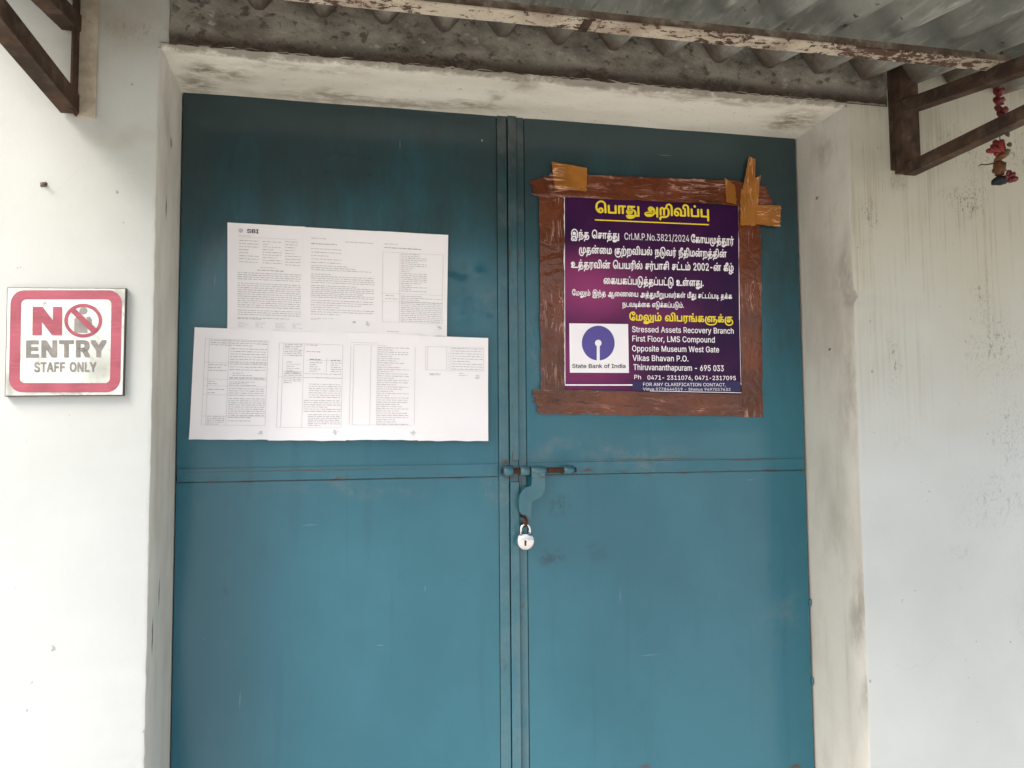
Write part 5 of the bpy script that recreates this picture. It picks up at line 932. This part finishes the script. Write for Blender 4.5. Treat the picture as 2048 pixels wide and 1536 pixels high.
pl(at(1128, 392, YT), at(1129.5, 770, YT), .0040); pl(at(1128, 770, YT), at(1265, 770, YT), .0040); pl(at(1477, 410, YT), at(1479, 640, YT), .0026); pl(at(1479, 640, YT), at(1482, 770, YT), .0014); pl(at(1300, 782, YT), at(1483, 785.5, YT), .002)
a.build('frame_line', MT['white'], post)
a = MB(); quad(a, [z2(820, 705), z2(1612, 705), z2(1618, 778), z2(822, 768)], YT + .0003); a.build('footer_strip', MT['navy'], post)
a = MB(); text(a, chars('FOR ANY CLARIFICATION CONTACT,'), z2(898, 738), z2(1508, 741), YT - .0002, hh(6.4), 728, 4)
text(a, chars('Vidya 9778444519 - Shenus 9497017632'), z2(898, 771), z2(1542, 774), YT - .0002, hh(5.6), 728, 2); a.build('footer_lettering', MT['white'], post)
logo = MB(); quad(logo, [z2(360, 280), z2(791, 286), z2(797, 643), z2(365, 641)], YT + .0001); logo = logo.build('emblem_panel', MT['white'], post)
a = MB(); n = 60; cxx, cyy = 572, 425; rx, ry = 120, 127
keyw = math.asin(11 / 120); ko = [z2(cxx + rx * math.cos(t), cyy + ry * math.sin(t)) for t in [math.pi / 2 + keyw + i * (2 * math.pi - 2 * keyw) / n for i in range(n + 1)]]
kr = 24; ka = math.asin(11 / kr)
inn = [z2(cxx + kr * math.cos(t), cyy + kr * 1.03 * math.sin(t)) for t in [math.pi / 2 - ka - i * (2 * math.pi - 2 * ka) / 30 for i in range(31)]]
poly = ko + inn
tr = tessellate_polygon([[Vector((p.x, p.z, 0)) for p in poly]]); vv = [a.bm.verts.new((p.x, YT - .0004, p.z)) for p in poly]
for t in tr: a.bm.faces.new([vv[i] for i in t])
a.build('emblem_disc', MT['violet'], logo)
a = MB(); text(a, chars('State Bank of India'), z2(380, 607), z2(774, 607), YT - .0004, hh(7.8), 728, 22); a.build('emblem_lettering', MT['black'], logo)

# ---------------------------------------------------------------- packing tape
def tape(px, name_label, mat, Y, seed, rag=(0, 0), amp=.0022, n=64):
    """px: four measured corners a,b (start edge) c,d (end edge); a->d and b->c are the long sides"""
    A_, B_, C_, D_ = [at(x, y, Y) for x, y in px]
    L_ = (D_ - A_).length
    def fn(u, v):
        v2 = v
        if v == 0: v2 = rag[0] * .02 / L_ * (noise.noise((u * 9, seed, 1)) + .1 * noise.noise((u * 30, seed, 1)))
        if v == 1: v2 = 1 + rag[1] * .02 / L_ * (noise.noise((u * 9, seed, 5)) + .3 * noise.noise((u * 30, seed, 1)))
        e = .0
        if u in (0, 1): e = .045 * noise.noise((seed, v * L_ * 16, u * 7)) + .025 * noise.noise((seed, v * L_ * 60, u * 3))
        p = lerp(lerp(A_, B_, u + e), lerp(D_, C_, u + e), v2)
        s, t = u * .05, v * L_
        w = max(0, noise.noise((s * 60 + seed, t * 9, seed))) * amp + max(0, noise.noise((s * 20 + t * 55, seed, t * 6))) ** 2 * amp * 2.2
        if u in (0, 1) or v in (0, 1): w *= .4
        return p + Vector((0, -w, 0))
    a = MB(); a.grid(14, n, fn)
    o = a.build('packing_tape', mat); 
    c = (A_ + B_ + C_ + D_) / 4
    o.data.transform(Matrix.Translation(-c)); o.location = c
    return tag(o, name_label, 'tape', 'packing tape round the purple poster')


YK = D - .0068
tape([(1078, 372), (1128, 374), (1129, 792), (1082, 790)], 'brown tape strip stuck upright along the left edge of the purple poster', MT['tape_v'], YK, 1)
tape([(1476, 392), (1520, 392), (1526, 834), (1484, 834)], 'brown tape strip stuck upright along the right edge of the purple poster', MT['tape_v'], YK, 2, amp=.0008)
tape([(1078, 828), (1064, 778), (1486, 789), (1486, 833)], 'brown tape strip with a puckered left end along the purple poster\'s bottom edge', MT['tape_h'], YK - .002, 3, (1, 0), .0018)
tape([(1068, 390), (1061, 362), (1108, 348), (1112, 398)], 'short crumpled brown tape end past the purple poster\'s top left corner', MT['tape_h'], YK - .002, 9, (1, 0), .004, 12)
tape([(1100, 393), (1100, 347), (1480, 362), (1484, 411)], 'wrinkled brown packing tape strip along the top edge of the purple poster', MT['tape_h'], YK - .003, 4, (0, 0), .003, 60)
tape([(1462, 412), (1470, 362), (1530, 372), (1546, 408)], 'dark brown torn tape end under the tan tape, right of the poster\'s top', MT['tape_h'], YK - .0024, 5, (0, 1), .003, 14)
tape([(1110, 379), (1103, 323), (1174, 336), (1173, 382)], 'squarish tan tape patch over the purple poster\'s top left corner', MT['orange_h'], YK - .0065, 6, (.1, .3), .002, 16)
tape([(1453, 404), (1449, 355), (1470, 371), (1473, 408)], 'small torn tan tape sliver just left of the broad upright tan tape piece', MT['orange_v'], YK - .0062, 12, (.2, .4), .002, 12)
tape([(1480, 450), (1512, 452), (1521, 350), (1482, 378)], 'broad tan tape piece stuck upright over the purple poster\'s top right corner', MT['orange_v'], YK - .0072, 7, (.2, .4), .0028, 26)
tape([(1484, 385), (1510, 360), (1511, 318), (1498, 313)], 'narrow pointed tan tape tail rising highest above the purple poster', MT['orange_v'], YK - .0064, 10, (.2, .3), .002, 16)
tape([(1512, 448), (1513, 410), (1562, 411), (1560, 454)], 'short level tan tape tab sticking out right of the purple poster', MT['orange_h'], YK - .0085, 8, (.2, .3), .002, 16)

# ---------------------------------------------------------------- canopy
SL = .165; TX = -.0186; P_ = .1525; DEP = .058; Z00 = 2.5555      # valley bottom z at x=0, y=-.02
def prof(x):
    t = ((x - .2285) / P_) % 1.0                     # 0 at a valley bottom
    t = abs(t - .5) * 2                              # 1 valley, 0 crest
    k = min(1, max(0, (t - .24) / .64)); return -(k * k * (3 - 2 * k) * .2 + k * .8)
def zs_(x, y): return Z00 + TX * x + SL * (y + .02) + DEP * (1 + prof(x))
can = MB(); X0, X1, Y0, Y1 = -.42, 3.1, -1.28, -.014; n = int((X1 - X0) / P_ * 25)
for th, nm in ((0, 'lo'), (.006, 'hi')):
    can.grid(n, 14, lambda u, v: (X0 + u * (X1 - X0), Y0 + v * (Y1 - Y0) + .004 * noise.noise((u * 60, v, 1)) * (v == 1), zs_(X0 + u * (X1 - X0), Y0 + v * (Y1 - Y0)) + th))
for yy in (Y0, Y1):
    pass
can.bm.verts.ensure_lookup_table()
N1 = (n + 1) * 15
for row in (0, 14):
    for i in range(n):
        b = row * (n + 1) + i; q = can.bm.verts
        can.bm.faces.new((q[b], q[b + 1], q[N1 + b + 1], q[N1 + b]))
fl = MB(); fl.box((-.6, -.15, Z00 - .04), (3.2, -.0005, Z00 - .03))
fl = MB()
def fz(u, v):
    x = -.5 + 3.7 * u; y = -.15 + .1495 * v; return (x, y, Z00 + TX * x + SL * y + DEP + .0075)
fl.grid(40, 4, fz); fl.grid(40, 4, lambda u, v: tuple(Vector(fz(u, v)) + Vector((0, 0, .05))))
fl.face([fz(0, 0), fz(1, 0), tuple(Vector(fz(1, 0)) + Vector((0, 0, .05))), tuple(Vector(fz(0, 0)) + Vector((0, 0, .05)))])
fl.build('gap_light_block', MT['lintel'], wall)  # unseen strip added over the sheet end to keep skylight out of the gap
o = can.build('corrugated_roof', MT['sheet']); tag(o, 'grey corrugated cement sheet canopy sloping out from the wall above the door', 'canopy')

# purlin: white painted angle iron, paint flaking
pur = thing('roof_purlin', 'long angle iron with flaking white paint and rust running under the corrugated sheets', 'purlin', (.9, -.36, 2.405))
a = MB()
for s0, s1 in ((-.32, .985), (.9865, 1.438), (1.4395, 2.085)):
    zz = .0 if s0 < .9 or s0 > 1.4 else -.0012
    a.box((s0, -.384 + zz, 2.405 + zz), (s1, -.338, 2.4105 + zz), .0012)
a.build('bottom_flange', MT['peel'], pur)
a = MB(); a.box((-.32, -.3435, 2.411), (2.085, -.338, 2.450), .001); a.build('upright_flange', MT['rust_pale'], pur)
for px in (1182,):
    c = at(px, 60, -.384); a = MB(); a.box((c.x - .016, -.3875, 2.402), (c.x + .004, -.3365, 2.4045), .0006); a.build('splice_plate', MT['rust'], pur)


def bracket(xa, xb, side, label, dz, lv=.052):
    t = thing('canopy_bracket', label, 'bracket', ((xa + xb) / 2, 0, 2.25))
    return t
# right bracket
br = bracket(2.003, 2.062, 1, 'dark brown steel bracket right of the door holding up the canopy', 0)
br['group'] = 'canopy brackets'
a = MB(); a.box((2.004, -.036, 2.252), (2.064, -.0005, 2.60), .0015); a.build('wall_post', MT['rust'], br)
a = MB(); a.box((1.990, -.0045, 2.262), (2.004, -.0005, 2.60), .001); a.build('wall_flange', MT['rust'], br)
a = MB(); a.box((2.008, -1.22, 2.428), (2.046, -.034, 2.466), .0015, SL); a.build('upper_arm', MT['rust'], br)
a = MB(); a.box((2.008, -1.0, 2.238), (2.044, -.034, 2.272), .0015, -.006); a.build('lower_strut', MT['rust'], br)
# left bracket
bl = bracket(-.21, -.137, -1, 'brown rusty steel bracket left of the door holding up the canopy', 0)
bl['group'] = 'canopy brackets'
a = MB(); a.box((-.176, -.006, 2.256), (-.137, -.0005, 2.60), .001); a.build('wall_flange', MT['flange'], bl, 'flange with old cream paint')
a = MB(); a.box((-.182, -.042, 2.258), (-.1765, -.0005, 2.60), .001); a.build('wall_post', MT['rust'], bl)
a = MB(); a.box((-.214, -1.22, 2.462), (-.172, -.006, 2.502), .0015, SL); a.build('upper_arm', MT['rust'], bl)
a = MB(); a.box((-.212, -1.0, 2.262), (-.172, -.006, 2.308), .0015, -.01); a.build('lower_strut', MT['rust'], bl)

# ---------------------------------------------------------------- chilli and lemon charm hanging from the right arm
XC = 2.072
def ch(px, py, X=XC):
    d = RM @ Vector(((px - 1024) / F, 1, (768 - py) / F)); return Vector((CX, CY, CZ)) + d * ((X - CX) / d.x)
top = ch(1998, 160)
charm = thing('chilli_charm', 'hanging charm of dried red chillies, lemon and charcoal beside the right bracket', 'charm', top)
lo_ = ch(2004, 352)
a = MB(); a.tube([(top.x - .03, top.y, top.z + .02), top, lerp(top, lo_, .3), lerp(top, lo_, .7) + Vector((0, .004, 0)), lo_], .0013, 6); a.build('string', MT['string'], charm)
rnd = random.Random(5)
def chilli(p, q, rr, mat, curl=.008, nm='chilli'):
    p, q = Vector(p), Vector(q); pts, rad = [], []
    side = Vector((rnd.uniform(-1, 1), rnd.uniform(-1, 1), 0)).normalized()
    for i in range(9):
        t = i / 8; pts.append(lerp(p, q, t) + side * curl * math.sin(t * math.pi)); rad.append(rr * (.35 + .65 * math.sin(min(1, t * 1.9 + .25) * math.pi / 2)) * (1 - t ** 3 * .85))
    a = MB(); a.tube(pts, rad, 8); a.build(nm, mat, charm)
for i, (x, y, x2, y2) in enumerate(((1990, 176, 2003, 192), (2006, 178, 1992, 196), (1989, 196, 2008, 208), (2010, 196, 1994, 214), (1991, 212, 2006, 228), (2008, 214, 2000, 236), (1996, 226, 2012, 244))):
    chilli(ch(x, y), ch(x2, y2), .0085, MT['darkchilli'], .006)
for x, y, x2, y2, m_ in ((1988, 282, 2012, 296, 'chilli'), (1984, 292, 2006, 306, 'chilli'), (2004, 280, 2014, 308, 'chilli'), (1974, 302, 1996, 300, 'chilli'), (2010, 300, 1998, 318, 'chilli'), (1990, 306, 1996, 316, 'chilli'), (2016, 306, 1988, 326, 'lemon')):
    chilli(ch(x, y), ch(x2, y2), .0085, MT[m_], .005)
for x, y, x2, y2 in ((2012, 264, 2018, 274), (2016, 286, 2022, 292), (2018, 298, 2016, 310)):
    chilli(ch(x, y), ch(x2, y2), .006, MT['stalk'], .003, 'stalk')
a = MB(); a.tube([ch(1990, 326), ch(1975, 329), ch(1962, 329), ch(1957, 332)], [.002, .0016, .0014, .001], 6); a.build('twig', MT['stalk'], charm)
c = ch(1999, 338); a = MB(); a.blob(c, (.014, .015, .021), 3, .55, 3, 2.6); a.build('lemon', MT['lemon'], charm)
c = ch(2001, 361); a = MB(); a.blob(c, (.014, .025, .0105), 8, .35); a.build('charcoal', MT['coal'], charm)
for x, y in ((2018, 346), (2025, 350), (2022, 360), (2030, 358), (2016, 354)):
    c = ch(x, y); a = MB(); a.blob(c, (.007, .008, .007), x, .5, 2, 2.2); a.build('dried_seed_pod', MT['darkchilli'], charm)
